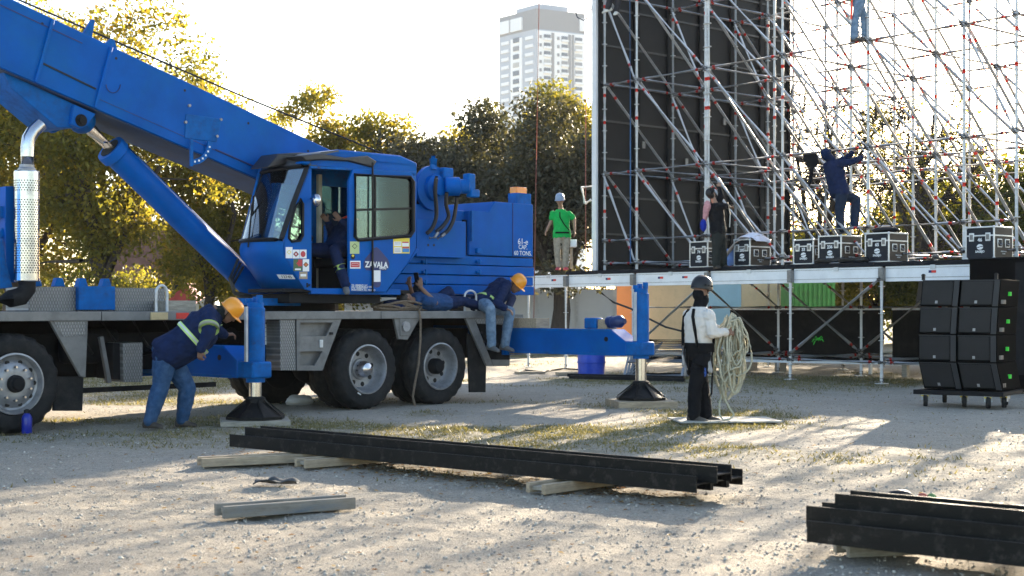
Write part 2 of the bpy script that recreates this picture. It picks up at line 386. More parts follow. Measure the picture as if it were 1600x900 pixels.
def make_litter():
    rs = np.random.RandomState(31); n = 2600; m_ = rs.rand(n) < .45; t = rs.rand(n)
    Y = np.where(m_, 13.4 - 3.3 * t + rs.normal(0, .3, n) + .15, 7 + 20 * rs.rand(n)); X = np.where(m_, -2.6 + 3.9 * t + rs.normal(0, .2, n), (rs.rand(n) * 2 - 1) * Y * .4)
    s = .012 + .016 * rs.rand(n); a = rs.rand(n) * 6.283; Z = gheight(X, Y) + .006; dx, dy = np.cos(a) * s, np.sin(a) * s; c = rs.rand(n) * .012
    v = np.stack([np.stack([X - dx, Y - dy, Z], 1), np.stack([X + dy * .45, Y - dx * .45, Z + c], 1), np.stack([X + dx, Y + dy, Z + c * .5], 1), np.stack([X - dy * .45, Y + dx * .45, Z + c], 1)], 1).reshape(-1, 3)
    me = np_mesh('fallen_leaves', v, np.arange(4 * n).reshape(-1, 4), leafmat('dead_leaf', [(0, (.12, .06, .025)), (.5, (.26, .13, .04)), (1, (.4, .27, .1))], .3), attr=rs.rand(n))
    tag(link_mesh('fallen_leaves', me), 'small dry brown leaves scattered over the gravel', 'leaves', kind='stuff')
make_litter()

# ------------------------------------------------------------------ trees
L_YEL = leafmat('leaf_yellow_green', [(0, (.07, .08, .022)), (.45, (.155, .15, .034)), (.8, (.26, .22, .045)), (1, (.33, .2, .05))], .6)
L_DARK = leafmat('leaf_grey_green', [(0, (.034, .036, .023)), (.5, (.075, .075, .05)), (1, (.14, .13, .09))], .25)
L_OLIVE = leafmat('leaf_olive_lit', [(0, (.065, .08, .018)), (.5, (.15, .15, .03)), (1, (.24, .2, .045))], .55)
L_GREEN = leafmat('leaf_mid_green', [(0, (.035, .052, .013)), (.5, (.08, .1, .022)), (1, (.18, .17, .035))], .5)
m_bark = mat('bark', (.055, .043, .034), .9, 0, .35, 6, bump=.5, bscale=20, stretch=(3, 3, 1))
m_barkb = mat('bark_dark', (.045, .035, .028), .9, 0, .3, 6, bump=.4, bscale=20, stretch=(3, 3, 1))

def branch_path(rs, a, b, sag=.12, n=6):
    a, b = V(a), V(b); L = (b - a).length; pts = []
    off = V((rs.uniform(-1, 1), rs.uniform(-1, 1), rs.uniform(-.2, 1))) * L * sag
    for i in range(n):
        t = i / (n - 1); p = a.lerp(b, t) + off * (4 * t * (1 - t)) * .5
        if 0 < i < n - 1: p += V((rs.uniform(-1, 1), rs.uniform(-1, 1), rs.uniform(-1, 1))) * L * .03
        pts.append(p)
    return pts

def tree(label, base, H, rx, ry, z0, nclump, nleaf, lsize, lmat, seed, tr=.16, clump=(.5, 1.0), lean=(0, 0), twigs=0, bark=None, fill=.45, group=None, name='tree', aspect=.55, limbs=5):
    rs = random.Random(seed); nr = np.random.RandomState(seed); base = V(base)
    root = thing(name, label, 'tree', base, group=group); mb = MB()
    fork = z0 + (H - z0) * .12; top = V((lean[0], lean[1], fork))
    tp = branch_path(rs, V((0, 0, -.1)), top, .1, 7)
    mb.tube(tp, [tr * (1.25 - .5 * i / 6) for i in range(7)], 9)
    cz, hz = (H + z0) / 2, (H - z0) / 2
    cl = []
    for i in range(nclump):
        for _ in range(40):
            d = V((rs.gauss(0, 1), rs.gauss(0, 1), rs.gauss(0, 1))).normalized(); q = rs.uniform(fill, 1) if rs.random() < .8 else rs.uniform(.15, fill + .1)
            p = V((d.x * rx * q + lean[0], d.y * ry * q + lean[1], cz + d.z * hz * q))
            if all((p - c[0]).length > .45 * (clump[0] + clump[1]) / 2 for c in cl): break
        cl.append((p, rs.uniform(*clump)))
    # main limbs then a branch to each clump
    lm = []
    for i in range(limbs):
        th = 2 * math.pi * (i + rs.uniform(-.3, .3)) / limbs; st = tp[rs.choice([4, 5, 6])]
        e = V((lean[0] + math.cos(th) * rx * .5, lean[1] + math.sin(th) * ry * .5, cz + rs.uniform(-.25, .35) * hz))
        pp = branch_path(rs, st, e, .22, 6); mb.tube(pp, [tr * (.62 - .09 * k) for k in range(6)], 7); lm += [(x, tr * (.62 - .09 * k)) for k, x in enumerate(pp) if k > 1]
    lm.append((top, tr * .7))
    pp = branch_path(rs, top, V((lean[0] * 1.2, lean[1] * 1.2, cz + hz * .6)), .12, 6); mb.tube(pp, [tr * (.72 - .11 * k) for k in range(6)], 7); lm += [(x, tr * (.7 - .11 * k)) for k, x in enumerate(pp)]
    for c, r in cl:
        s0, r0 = min(lm, key=lambda q: (q[0] - c).length + max(0, q[0].z - c.z) * .6)
        pp = branch_path(rs, s0, c, .2, 5); rr = min(r0 * .6, tr * .3); mb.tube(pp, [max(.008, rr * (1 - .21 * k)) for k in range(5)], 5)
        for _ in range(twigs):
            d = V((rs.gauss(0, 1), rs.gauss(0, 1), rs.gauss(.35, .8))).normalized(); st = pp[rs.choice([2, 3, 4])]
            q = branch_path(rs, st, st + d * r * rs.uniform(.8, 1.7), .15, 4); mb.tube(q, [.03, .022, .015, .008], 4, caps=False)
    tk = mb.build('trunk', bark or m_bark, root)
    # leaves
    tot = sum(r * r for _, r in cl); P = []; T = []
    for c, r in cl:
        k = max(3, int(nleaf * r * r / tot)); g = nr.normal(size=(k, 3)); g /= np.linalg.norm(g, axis=1)[:, None]
        rad = r * (nr.rand(k, 1) ** .45) * (1 + .25 * nr.normal(size=(k, 1)) * .5)
        P.append(np.array(c) + g * rad * [1, 1, .8]); T.append(np.clip(nr.rand() * .4 + nr.rand(k) * .6 + .1 * g[:, 2], 0, 1))
    P = np.concatenate(P); T = np.concatenate(T); n = len(P)
    d = nr.normal(size=(n, 3)); d[:, 2] -= .35; d /= np.linalg.norm(d, axis=1)[:, None]
    e = np.cross(d, nr.normal(size=(n, 3))); e /= np.linalg.norm(e, axis=1)[:, None]; nn = np.cross(d, e)
    L = (lsize * (.6 + .8 * nr.rand(n)))[:, None]; W = L * aspect
    v = np.stack([P, P + d * L * .45 + e * W * .5 + nn * L * .1, P + d * L, P + d * L * .5 - e * W * .5 + nn * L * .1], 1).reshape(-1, 3)
    me = np_mesh('crown', v, np.arange(4 * n).reshape(-1, 4), lmat, attr=T)
    link_mesh('crown', me, root)
    return root

def gxy(px, Y): return V(((px - 800) / FPX * Y, Y, 0))
GL = 'trees behind the crane'
tree('yellow-green tree at far left behind the exhaust stack', gxy(20, 37), 9.6, 3.3, 2.6, 1.4, 95, 36000, .13, L_YEL, 1, .2, (.5, 1.0), group=GL)
tree('yellow-green tree with dark forking limbs behind the lift cylinder', gxy(150, 33.5), 8.7, 3.2, 2.4, 1.7, 85, 34000, .125, L_YEL, 2, .24, (.45, .95), group=GL, limbs=7)
tree('yellow-green tree drooping low between lift cylinder and cab', gxy(330, 39), 7.6, 2.3, 2.4, 1.0, 75, 28000, .125, L_YEL, 3, .17, (.45, .9), group=GL)
tree('thin yellow-green tree rising behind the boom and cab roof', gxy(528, 47), 8.9, 2.9, 2.2, 1.6, 80, 26000, .15, L_YEL, 4, .16, (.4, .8), group=GL)
GM = 'dark evergreen trees behind the counterweight'
tree('grey-green evergreen tree behind the winch and counterweight', gxy(715, 46), 8.1, 3.1, 2.6, 1.9, 110, 44000, .15, L_DARK, 5, .2, (.55, 1.05), group=GM, fill=.3)
tree('grey-green evergreen tree with thick trunk behind the man in green', gxy(872, 44), 7.9, 2.9, 2.4, 1.9, 110, 42000, .15, L_DARK, 6, .27, (.5, 1.0), group=GM, fill=.3)
tree('sunlit olive treetop just below the tower block', gxy(852, 56), 10.4, 4.0, 2.6, 3.5, 95, 30000, .18, L_OLIVE, 7, .2, (.5, 1.05), twigs=1, group=GM)
GR = 'trees behind the scaffold'
tree('nearly bare dark tree behind the scaffold next to the black wall', gxy(1290, 49), 9.6, 3.2, 2.6, 3.2, 56, 1400, .11, L_YEL, 8, .2, (.6, 1.3), twigs=12, bark=m_barkb, limbs=8, group=GR)
tree('half bare tree with yellowing leaves behind the middle of the scaffold', gxy(1425, 47), 9.0, 3.2, 2.4, 3.0, 56, 4200, .12, L_YEL, 9, .2, (.6, 1.2), lean=(.6, 0), twigs=10, bark=m_barkb, limbs=8, group=GR)
tree('green bushy tree at the right edge behind the scaffold', gxy(1590, 48), 7.0, 3.3, 2.4, 1.3, 85, 30000, .16, L_GREEN, 10, .18, (.5, 1.0), group=GR)
tree('low green tree behind the scaffold left of the bushy one', gxy(1465, 53), 6.4, 3.0, 2.2, 1.2, 75, 24000, .17, L_GREEN, 11, .16, (.5, 1.0), group=GR)
tree('low yellow-green tree behind the flight cases by the black wall', gxy(1275, 55), 5.4, 2.9, 2.2, 1.2, 46, 10000, .18, L_OLIVE, 12, .16, (.5, 1.0), twigs=1, group=GR)
tree('low yellow-green tree behind the middle flight cases', gxy(1375, 57), 5.2, 2.2, 2.2, 1.2, 40, 8000, .18, L_YEL, 13, .15, (.5, .9), twigs=1, group=GR)

tree('small grey-green evergreen tree between cab roof and winch', gxy(640, 50), 7.0, 2.3, 2.0, 1.4, 70, 24000, .15, L_DARK, 21, .16, (.5, .95), group=GM, fill=.3)
GH = 'low shrubs along the far edge of the lot'
for k, (px, Y, H, lm, lb) in enumerate([(15, 52, 3.4, L_OLIVE, 'behind the exhaust stack'), (110, 55, 3.2, L_GREEN, 'under the leftmost trees'), (205, 54, 2.7, L_OLIVE, 'left of the dark red building'), (330, 56, 3.3, L_OLIVE, 'below the lift cylinder'), (430, 57, 3.6, L_OLIVE, 'hidden behind the operator cab'), (545, 58, 3.8, L_OLIVE, 'behind the cab door'),
                                     (1230, 60, 3.0, L_GREEN, 'behind the right end of the painted hoarding'), (1325, 59, 3.2, L_GREEN, 'under the stage right of the green container'), (1400, 58, 3.4, L_GREEN, 'under the stage behind the brace'), (1480, 60, 3.6, L_GREEN, 'behind the speaker cabinets'), (1570, 60, 3.8, L_OLIVE, 'at the right picture edge')]):
    tree('low bushy shrub ' + lb, gxy(px, Y), H, 1.75, 1.3, .15, 26, 5200, .17, lm, 40 + k, .08, (.5, .9), group=GH, name='shrub', limbs=3, fill=.2)

# ------------------------------------------------------------------ far tower block
def tower():
    Y = 520; s = Y / FPX
    m_tg = mat('tower_grey', (.42, .45, .5), .8, var=.05); m_tw = mat('tower_white', (.8, .8, .8), .8, var=.05)
    m_tgl = mat('tower_glass', (.12, .14, .17), .15, var=.2, scale=.2); m_win = mat('tower_window_white', (.75, .75, .76), .6, var=.05); m_dk = mat('tower_dark', (.26, .265, .28), .7, var=.1)
    m_bl = mat('tower_blind', (.45, .44, .42), .7); c = at(838, 483, Y); c.z = 0
    # left face runs up-left in the picture, right face up-right; both recede
    aL = R(135 - 6); aR = R(45 - 17)
    dl = V((math.cos(aL), math.sin(aL), 0)); dr = V((math.cos(aR), math.sin(aR), 0))
    def px_len(d, px):   # distance along d from the corner that projects to px
        k = (px - 800) / FPX; return (k * c.y - c.x) / (d.x - k * d.y)
    WL, WR = px_len(dl, 780), px_len(dr, 914); H = at(0, 13, Y).z; H2 = at(0, 5, Y).z; crown = at(0, 45, Y).z
    root = thing('tower_block', 'pale grey and white apartment tower rising behind the trees', 'building', c)
    Z = V((0, 0, 1)); O = V((0, 0, 0))
    mb = MB(); q = [O, dr * WR, dr * WR + dl * WL, dl * WL]; mb.prism(q, Z * crown); mb.build('wall', m_tg, root)
    mb = MB(); mb.prism([p + Z * crown for p in q], Z * (H - crown)); mb.build('crown_storey', m_dk, root)
    mb = MB(); cc = (dr * WR + dl * WL) / 2; mb.prism([p * .6 + cc * .4 + Z * H for p in q], Z * (H2 - H + 1)); mb.build('roof_house', m_tg, root)
    for a_, h_ in ((.3, 4), (.45, 7), (.62, 3)):
        mb = MB(); mb.cyl(dr * WR * a_ + dl * WL * .4 + Z * (H2 + .5), dr * WR * a_ + dl * WL * .4 + Z * (H2 + h_), .25, n=8); mb.build('roof_mast', m_dk, root)
    nl = V((dl.y, -dl.x, 0)); nl = nl if nl.y < 0 else -nl; nrm = V((dr.y, -dr.x, 0)); nrm = nrm if nrm.y < 0 else -nrm
    def plate(name, d, n, a, b, z0, z1, th, m): mb = MB(); mb.prism([d * a + Z * z0, d * b + Z * z0, d * b + Z * z1, d * a + Z * z1], n * th); return mb.build(name, m, root)
    plate('white_cladding', dr, nrm, .4, WR - .3, 0, crown - .5, .5, m_tw); plate('white_cladding', dl, nl, WL * .36, WL * .66, 0, crown - 2, .5, m_tw)
    for a, b, z1 in ((.15, .32, H - 2), (.36, .62, H - 2)): plate('glass_corner', dl, nl, WL * (1 - b) if 0 else WL * (1.0 - .30) if a < .3 else WL * .36, WL * .98 if a < .3 else WL * .66, crown + .8, z1, .6, m_win)
    plate('glass_corner', dr, nrm, WR * .88, WR * .98, crown + .8, H - 2, .6, m_win)
    fl = 3.05; nf = 15
    protoL = protoR = None
    def win(name, d, n, a, b, h0, h1, m, proto, k, th):
        z = crown - 1.2 - (k + 1) * fl
        if proto is None:
            mb = MB(); mb.prism([d * a + Z * h0, d * b + Z * h0, d * b + Z * h1, d * a + Z * h1], n * th); proto = mb.build(name, m, root)
            proto.location = Z * z; return proto
        o = proto.copy(); COL.objects.link(o); o.parent = root; o.location = Z * z
        if m is m_tgl and o.data.materials:
            o.material_slots[0].link = 'OBJECT'; o.material_slots[0].material = rng.choice([m_tgl, m_tgl, m_dk, m_bl])
        return proto
    for a, b in ((.07, .28), (.72, .93)):
        pr = None
        for k in range(nf): pr = win('window', dl, nl, WL * a, WL * b, .9, 2.1, m_win, pr, k, .35)
    pr = None
    for k in range(nf): pr = win('window', dl, nl, WL * .43, WL * .58, .7, 2.4, m_tgl, pr, k, .8)
    for a, b in ((.14, .27), (.50, .62), (.78, .92)):
        pr = None
        for k in range(nf): pr = win('window', dr, nrm, WR * a, WR * b, .5, 2.4, m_tgl, pr, k, .8)
        pr = None
        for k in range(nf): pr = win('balcony_rail', dr, nrm, WR * a - .2, WR * b + .2, .3, 1.1, m_win, pr, k, 1.3)
    for a, b in ((.05, .09), (.41, .45)):
        pr = None
        for k in range(nf): pr = win('window', dr, nrm, WR * a, WR * b, .9, 2.0, m_dk, pr, k, .8)
    for a, b in ((.29, .345), (.64, .69), (.71, .755)): plate('dark_stripe', dr, nrm, WR * a, WR * b, 0, crown - 1, .75, m_dk)
tower()

# ------------------------------------------------------------------ low background
def slab(name, label, cat, pxa, pxb, Y, z0, z1, m, th=.12, group=None, yb=None, kind=None):
    a = gxy(pxa, Y); b = gxy(pxb, yb or Y); mb = MB(); d = (b - a).normalized(); n = V((-d.y, d.x, 0)) * th
    o = thing(name, label, cat, a, group=group); Z = V((0, 0, 1)); q = [V((0, 0, z0)), (b - a) + Z * z0, (b - a) + Z * z1, Z * z1]
    mb.prism(q, n); mb.build('panel', m, o); return o, a, b
m_tarp = mat('white_tarp', (.60, .60, .60), .6, var=.08, scale=.8, bump=.6, bscale=1.2)
o, a, b = slab('tarp_fence', 'long white tarpaulin fence standing beyond the crane', 'fence', 540, 962, 47, 0, 2.05, m_tarp)
for i in range(8):
    p = (b - a) * (i / 7); mb = MB(); mb.cyl(p + V((0, -.05, 0)), p + V((0, -.05, 2.15)), .03, n=8); mb.build('post', m_galv, o)
mp = mat('wall_peach', (.74, .55, .33), .8, var=.08, scale=1.5, dirt=(.35, .26, .17), damt=.4)
mo = mat('wall_orange', (.7, .27, .1), .8, var=.08, scale=1.5); mbl = mat('wall_blue', (.36, .55, .64), .8, var=.08, scale=1.5)
for i, (x0, x1, m, lb) in enumerate([(963, 992, mo, 'orange painted wall panel beyond the right outrigger jack'), (992.3, 1092, mp, 'wide peach painted wall panel seen under the stage'),
                                     (1092.3, 1158, mbl, 'light blue painted wall panel seen under the stage'), (1158.3, 1225, mp, 'narrow peach painted wall panel right of the blue one')]):
    o, a, b = slab('painted_hoarding', lb, 'hoarding', x0, x1, 49 + .02 * i, 0, 2.35, m, .1, 'painted wall panels under the stage')
    mb = MB(); mb.box((-.0, -.04, 2.35), (b.x - a.x, .16, 2.42)); mb.build('coping', m_galv, o)
o, a, b = slab('green_container', 'green storage container seen under the stage beside the peach wall', 'container', 1240, 1305, 46, 0, 2.3, mat('container_green', (.09, .28, .05), .6, var=.15, dirt=(.1, .1, .06), damt=.5), 2.2)
for i in range(9):
    x = (b.x - a.x) * (i + .5) / 9; mb = MB(); mb.box((x - .035, -.05, .1), (x + .035, .0, 2.2)); mb.build('rib', o.children[0].data.materials[0], o)
mb = MB(); mb.prism([V((x, -.062, z)) for x, z in ((.55, 1.25), (.75, 1.05), (.98, 1.22), (.9, 1.0), (1.0, .82), (.75, .92), (.52, .8), (.64, 1.0))], (0, .01, 0)); mb.build('emblem', m_black, o)
m_brick = mat('brown_render', (.15, .075, .06), .9, var=.15, dirt=(.1, .06, .05), damt=.4)
o, a, b = slab('brown_building', 'low dark red building mostly hidden behind the left trees', 'building', 150, 408, 66, 0, 5.2, m_brick, 6)
mb = MB(); mb.box((-.2, -.25, 5.2), (b.x - a.x + .2, 6.2, 5.45)); mb.build('parapet', m_brick, o)
for i in range(5):
    x = .8 + i * 1.4; mb = MB(); mb.box((x, -.05, 1.4), (x + .8, .03, 2.8)); mb.build('window', m_chass, o)
# red and white canopy
c = gxy(283, 42); o = thing('canopy_tent', 'red and white canopy tent behind the crane deck', 'tent', c)
mb = MB(); mb.prism([V((-.9, 0, 1.15)), V((.55, 0, 1.15)), V((.15, .0, 2.15))], (0, 2, 0)); mb.build('roof', mat('canopy_red', (.5, .09, .11), .7), o)
mb = MB(); mb.prism([V((-.2, -.02, 1.1)), V((.95, -.02, 1.1)), V((.75, -.02, 1.75))], (0, 1.6, 0)); mb.build('side_flap', m_tarp, o)
for x in (-.8, .5):
    mb = MB(); mb.cyl((x, .05, 0), (x, .05, 1.2), .025, n=8); mb.build('pole', m_galv, o)
# ------------------------------------------------------------------ mobile crane (local x along the truck to its rear, y across and away, z up)
CA = R(47.15); DX, DY = math.cos(CA), math.sin(CA); CP = V((-5.51, 15.8, 0))
crane = thing('mobile_crane', 'big blue truck mounted telescopic crane with its boom raised to the left', 'crane', CP, CA)
def cr(px, py, w_):
    k = (px - 800) / FPX; mx, my = -DY, DX
    u = (k * (CP.y + w_ * my) - CP.x - w_ * mx) / (DX - k * DY); Y = CP.y + u * DY + w_ * my
    return V((u, w_, CAMH + (HOR - py) / FPX * Y))
def text(body, size, origin, xd, yd, m, parent, name='lettering', world=False, thick=.0015, align='CENTER', bold=0):
    cu = bpy.data.curves.new('t', 'FONT'); cu.body = body; cu.size = size; cu.align_x = align; cu.align_y = 'CENTER'; cu.extrude = thick; cu.offset = bold; cu.resolution_u = 3
    to = bpy.data.objects.new('t', cu); COL.objects.link(to)
    me = bpy.data.meshes.new_from_object(to.evaluated_get(bpy.context.evaluated_depsgraph_get())); bpy.data.objects.remove(to); bpy.data.curves.remove(cu)
    xd, yd = V(xd).normalized(), V(yd).normalized(); zd = xd.cross(yd)
    Mx = Matrix(((xd.x, yd.x, zd.x, origin[0]), (xd.y, yd.y, zd.y, origin[1]), (xd.z, yd.z, zd.z, origin[2]), (0, 0, 0, 1)))
    if world: Mx = MATX[parent.name].inverted() @ Mx
    me.transform(Mx); me.materials.clear(); me.materials.append(m); me.name = name
    return link_mesh(name, me, parent)
XU, YW, ZU = V((1, 0, 0)), V((0, 1, 0)), V((0, 0, 1))
def P(name, pts, w0, w1, m, parent=crane, bevel=.006, label=None):
    mb = MB(); mb.prism([cr(x, y, w0) for x, y in pts], (0, w1 - w0, 0)); return mb.build(name, m, parent, bevel=bevel, label=label)
def B(name, lo, hi, m, parent=crane, bevel=.006, label=None):
    mb = MB(); mb.box(lo, hi); return mb.build(name, m, parent, bevel=bevel, label=label)

# --- chassis
mb = MB(); mb.box((-5.4, .85, .62), (8.35, 1.0, 1.08)); mb.box((-5.4, 1.6, .62), (8.35, 1.75, 1.08)); mb.box((-5.4, 1.0, .7), (8.35, 1.6, .75)); mb.build('chassis_frame', m_chass, crane)
for u0, u1 in ((-1.0, 1.05), (1.05, 1.85), (3.25, 8.0)): B('deck_plate', (u0 + .004, .0, 1.30), (u1 - .004, 2.6, 1.345), m_plate)
B('deck_plate', (1.85, .0, 1.30), (3.25, 2.6, 1.343), m_grey)
for u0, u1 in ((-1.0, 1.05), (1.05, 3.2), (3.25, 5.4), (5.4, 8.0)): B('deck_edge', (u0 + .006, -.03, 1.245), (u1 - .006, .0, 1.352), m_grey)
B('deck_edge', (-1.0, 2.6, 1.245), (8.0, 2.63, 1.352), m_grey)
B('inner_wall', (-1.0, 1.62, .5), (8.0, 1.68, 1.3), m_chass)
# raised locker row and blue hook bracket
for a, b in ((45, 120), (121, 178), (179, 259)):
    p0, p1 = cr(a, 486, .55), cr(b, 486, .55); B('deck_locker', (p0.x, .55, 1.35), (p1.x - .005, 1.1, 1.64), m_plate)
p0, p1 = cr(121, 482, .5), cr(178, 482, .5); B('hook_bracket', (p0.x, .47, 1.37), (p1.x, .545, 1.655), m_blue2)
for a in (56, 92, 128, 165):
    c = cr(a, 448, .58); mb = MB(); mb.prism([V((c.x - .07, .55, 1.645)), V((c.x + .07, .55, 1.645)), V((c.x + .035, .55, 1.75)), V((c.x - .035, .55, 1.75))], (0, .1, 0)); mb.build('hook', m_blue2, crane, bevel=.008)
p0, p1 = cr(244, 486, .2), cr(261, 486, .2)
mb = MB(); mb.tube([(p0.x, .2, 1.34)] + [((p0.x + p1.x) / 2 - math.cos(t) * (p1.x - p0.x) / 2, .2, 1.58 + math.sin(t) * .09) for t in [i * math.pi / 8 for i in range(9)]] + [(p1.x, .2, 1.34)], .018, 8); mb.build('grab_rail', m_galv, crane)
p0 = cr(285, 487, -.03); B('red_reflector', (p0.x - .09, -.036, 1.262), (p0.x + .09, -.031, 1.335), m_red, bevel=0)
p0 = cr(248, 487, -.03); B('side_light', (p0.x - .12, -.05, 1.25), (p0.x + .12, -.031, 1.34), mat('amber_dull', (.5, .38, .2), .4))
# front arch panel and inset, mudflap
P('fender_panel', [(75, 496), (138, 491), (134, 590), (126, 588)], .0, .05, m_grey)
P('fender_inset', [(81, 498), (134, 495), (133, 524), (99, 526)], -.008, -.001, m_plate, bevel=.002)
P('mudflap', [(84, 588), (131, 588), (129, 642), (83, 642)], .12, .15, m_rubber)
# things in the dark recess under the deck
P('tool_box', [(192, 536), (223, 535), (223, 597), (193, 597)], .25, .7, m_plate); P('tool_box', [(176, 536), (192, 536), (193, 594), (177, 592)], .32, .7, m_chass)
mb = MB(); mb.bar(cr(157, 526, .3), cr(170, 598, .3), .05, .05); mb.build('prop_bar', m_grey, crane)
B('air_tank', (.95, .6, .72), (1.7, .84, 1.15), m_chass, bevel=.08)
mb = MB(); mb.cyl((2.9, .55, .95), (3.3, .55, .95), .2); mb.build('air_tank', m_chass, crane)
mb = MB(); mb.bar((.85, .35, .42), (2.9, .35, .42), .05, .06); mb.build('side_guard', m_chass, crane)
for i in range(5):
    mb = MB(); u = 1.0 + i * .45; mb.tube([(u, .7, 1.28), (u + .1, .5, 1.05 - .06 * i), (u + .3, .6, .85), (u + .25, .9, .8)], .02, 6); mb.build('hose', m_hose, crane)
# panels aft of the jack
P('side_panel', [(437.5, 494), (461, 494), (462.5, 579), (438, 579)], .0, .3, m_plate)
pw = lambda q, w0: [cr(x, y, w0) for x, y in q]
mb = MB(); mb.holes(pw([(463.5, 495), (536, 492), (504, 579), (463.8, 579)], -.01), [pw([(469.5, 504), (520, 504), (509.5, 525), (469.5, 525)], -.01), pw([(469.5, 549), (504, 549), (492, 571), (469.5, 571)], -.01)], (0, .03, 0)); mb.build('locker_door', m_grey, crane)
P('locker_back', [(464, 496), (534, 493), (503, 578), (464, 578)], .08, .3, m_grey)
P('latch', [(500, 531), (505, 531), (505, 543), (500, 543)], -.03, -.011, m_galv, bevel=.003); P('latch', [(516, 519), (521, 519), (521, 523), (516, 523)], -.03, -.011, m_black, bevel=.003)
P('data_sheet', [(412, 494), (429.5, 494), (429.5, 539), (412, 538.5)], .29, .295, m_white, bevel=0)
for r in range(6):
    P('print_line', [(413, 497 + r * 7), (429, 497 + r * 7), (429, 498 + r * 7), (413, 498 + r * 7)], .287, .289, m_rim, bevel=0)
P('print_mark', [(414.5, 505), (417, 502), (419.5, 505), (417, 508)], .284, .286, m_black, bevel=0)
P('recess_back', [(404, 494), (437, 494), (438, 560), (404, 560)], .3, .32, m_chass)
# wheel arch panel between the rear wheels
P('fender_panel', [(615, 493), (659, 493), (637, 531), (623, 530)], -.005, .04, m_grey)
c = cr(633, 507, -.01); mb = MB(); mb.box((c.x - .1, -.02, c.z - .16), (c.x + .1, -.006, c.z + .1)); mb.build('lamp_plate', m_grey, crane, bevel=.01)
mb = MB(); mb.cyl((c.x, -.021, c.z - .03), (c.x, -.045, c.z - .03), .075, .07, 16); mb.build('side_lamp', m_rim, crane)
# rear arch panel, step recess, lamp box
P('fender_panel', [(727, 496), (741, 496), (771, 572), (761, 572)], -.005, .04, m_grey)
P('locker_frame', [(741, 496), (818, 496), (818, 508), (746, 506)], -.002, .04, m_plate); P('locker_frame', [(768, 562), (797, 562), (796, 572), (771.5, 572)], -.002, .04, m_grey)
P('step_recess', [(746, 506), (795, 508), (797, 562), (768, 562)], .12, .14, m_chass)
P('tread_panel', [(795.5, 509), (819, 509), (819, 553), (798, 554)], -.004, .3, m_plate)
for x, y in ((752, 520), (757, 534), (804, 527), (815, 527)):
    c = cr(x, y, -.01); mb = MB(); mb.cyl((c.x, -.002, c.z), (c.x, -.03, c.z), .022, n=8); mb.build('bolt', m_black, crane)
P('mudflap', [(730, 520), (742, 526), (760, 573), (759, 613), (734, 613)], .1, .13, m_rubber)
B('rear_cross_member', (8.0, 0.05, .95), (8.4, 2.55, 1.3), m_chass); B('rear_box', (8.0, .02, 1.08), (8.38, .5, 1.3), m_grey)
mb = MB(); q = [cr(726 + 9 + 9 * math.cos(t), 485 - 28 - 8 * math.sin(t) if 0 else 463 - 9 * math.sin(t), .12) for t in [math.pi * (1 - i / 8) for i in range(9)]]
mb.tube([cr(726, 488, .12)] + q + [cr(744, 488, .12)], .016, 8); mb.build('grab_rail', m_galv, crane)

# --- wheels
def wheel(u, w0, sgn, kind, front=False):
    """outer face at w0; sgn -1: faces the camera side"""
    Rr = .562; wd = .30; o = V((u, w0, Rr - .012)); ax = V((0, sgn, 0))   # axis points outward
    prof = [(.33, -.03), (.36, .0), (.43, .012), (.50, .006), (.535, -.018), (.556, -.045), (.562, -.07), (.562, -.10), (.548, -.104), (.548, -.116), (.562, -.12), (.562, -.18), (.548, -.184), (.548, -.196), (.562, -.2), (.562, -.23), (.556, -.255), (.535, -.28), (.45, -.31), (.33, -.28)]
    sh = {4: .012, 5: .02, 6: .022, 7: .006, 14: .006, 15: .022, 16: .02}
    mb = MB(); mb.lathe(prof, o, ax, 88, mod=lambda i, j, r: r - sh.get(i, 0) * (1 if (j // 2) % 2 else 0) + (.006 * math.sin(j * math.pi / 2) if i in (8, 9, 12, 13) else 0), cap=False)
    wh = mb.build('wheel', m_rubber, crane, sharp=30)
    if kind == 'dish':     # outer rear: deep dish
        pr = [(.345, -.028), (.345, .008), (.325, .012), (.315, -.01), (.30, -.05), (.285, -.13), (.25, -.165), (.15, -.17), (.14, -.15), (.0, -.15)]
        mb = MB(); mb.lathe(pr, o, ax, 40, cap=False); mb.build('rim', m_rim, wh)
        for k in range(8):
            t = 2 * math.pi * k / 8 + .2; c = o + V((math.cos(t) * .215, 0, math.sin(t) * .215)) + ax * -.1665
            mb = MB(); mb.cyl(c, c + ax * .003, .034, n=12); mb.build('rim_hole', m_black, wh)
        mb = MB(); mb.lathe([(.115, -.16), (.115, -.06), (.1, -.03), (.085, .0 if front else -.01), (.02, .03 if front else -.005), (.001, .03 if front else -.005)], o, ax, 24); mb.build('hub_cap', m_chrome if front else m_chass, wh)
    elif kind == 'steer':
        pr = [(.345, -.028), (.345, .01), (.325, .014), (.312, -.015), (.295, -.05), (.27, -.06), (.23, -.02), (.17, .0), (.13, .0), (.001, .0)]
        mb = MB(); mb.lathe(pr, o, ax, 40, cap=False); mb.build('rim', m_rim, wh)
        for k in range(10):
            t = 2 * math.pi * k / 10; c = o + V((math.cos(t) * .245, 0, math.sin(t) * .245)) + ax * -.04
            mb = MB(); mb.cyl(c, c + ax * .012, .026, n=10); mb.build('rim_hole', m_black, wh)
            c = o + V((math.cos(t + .3) * .185, 0, math.sin(t + .3) * .185)) + ax * -.01
            mb = MB(); mb.cyl(c, c + ax * .045, .018, .014, 8); mb.build('lug_nut', m_chrome, wh)
        mb = MB(); mb.lathe([(.1, -.005), (.095, .05), (.075, .06), (.065, .09), (.001, .095)], o, ax, 24); mb.build('hub_cap', m_chass, wh)
    else:
        mb = MB(); mb.lathe([(.345, -.03), (.33, -.02), (.2, -.1), (.001, -.1)], o, ax, 24); mb.build('rim', m_chass, wh)
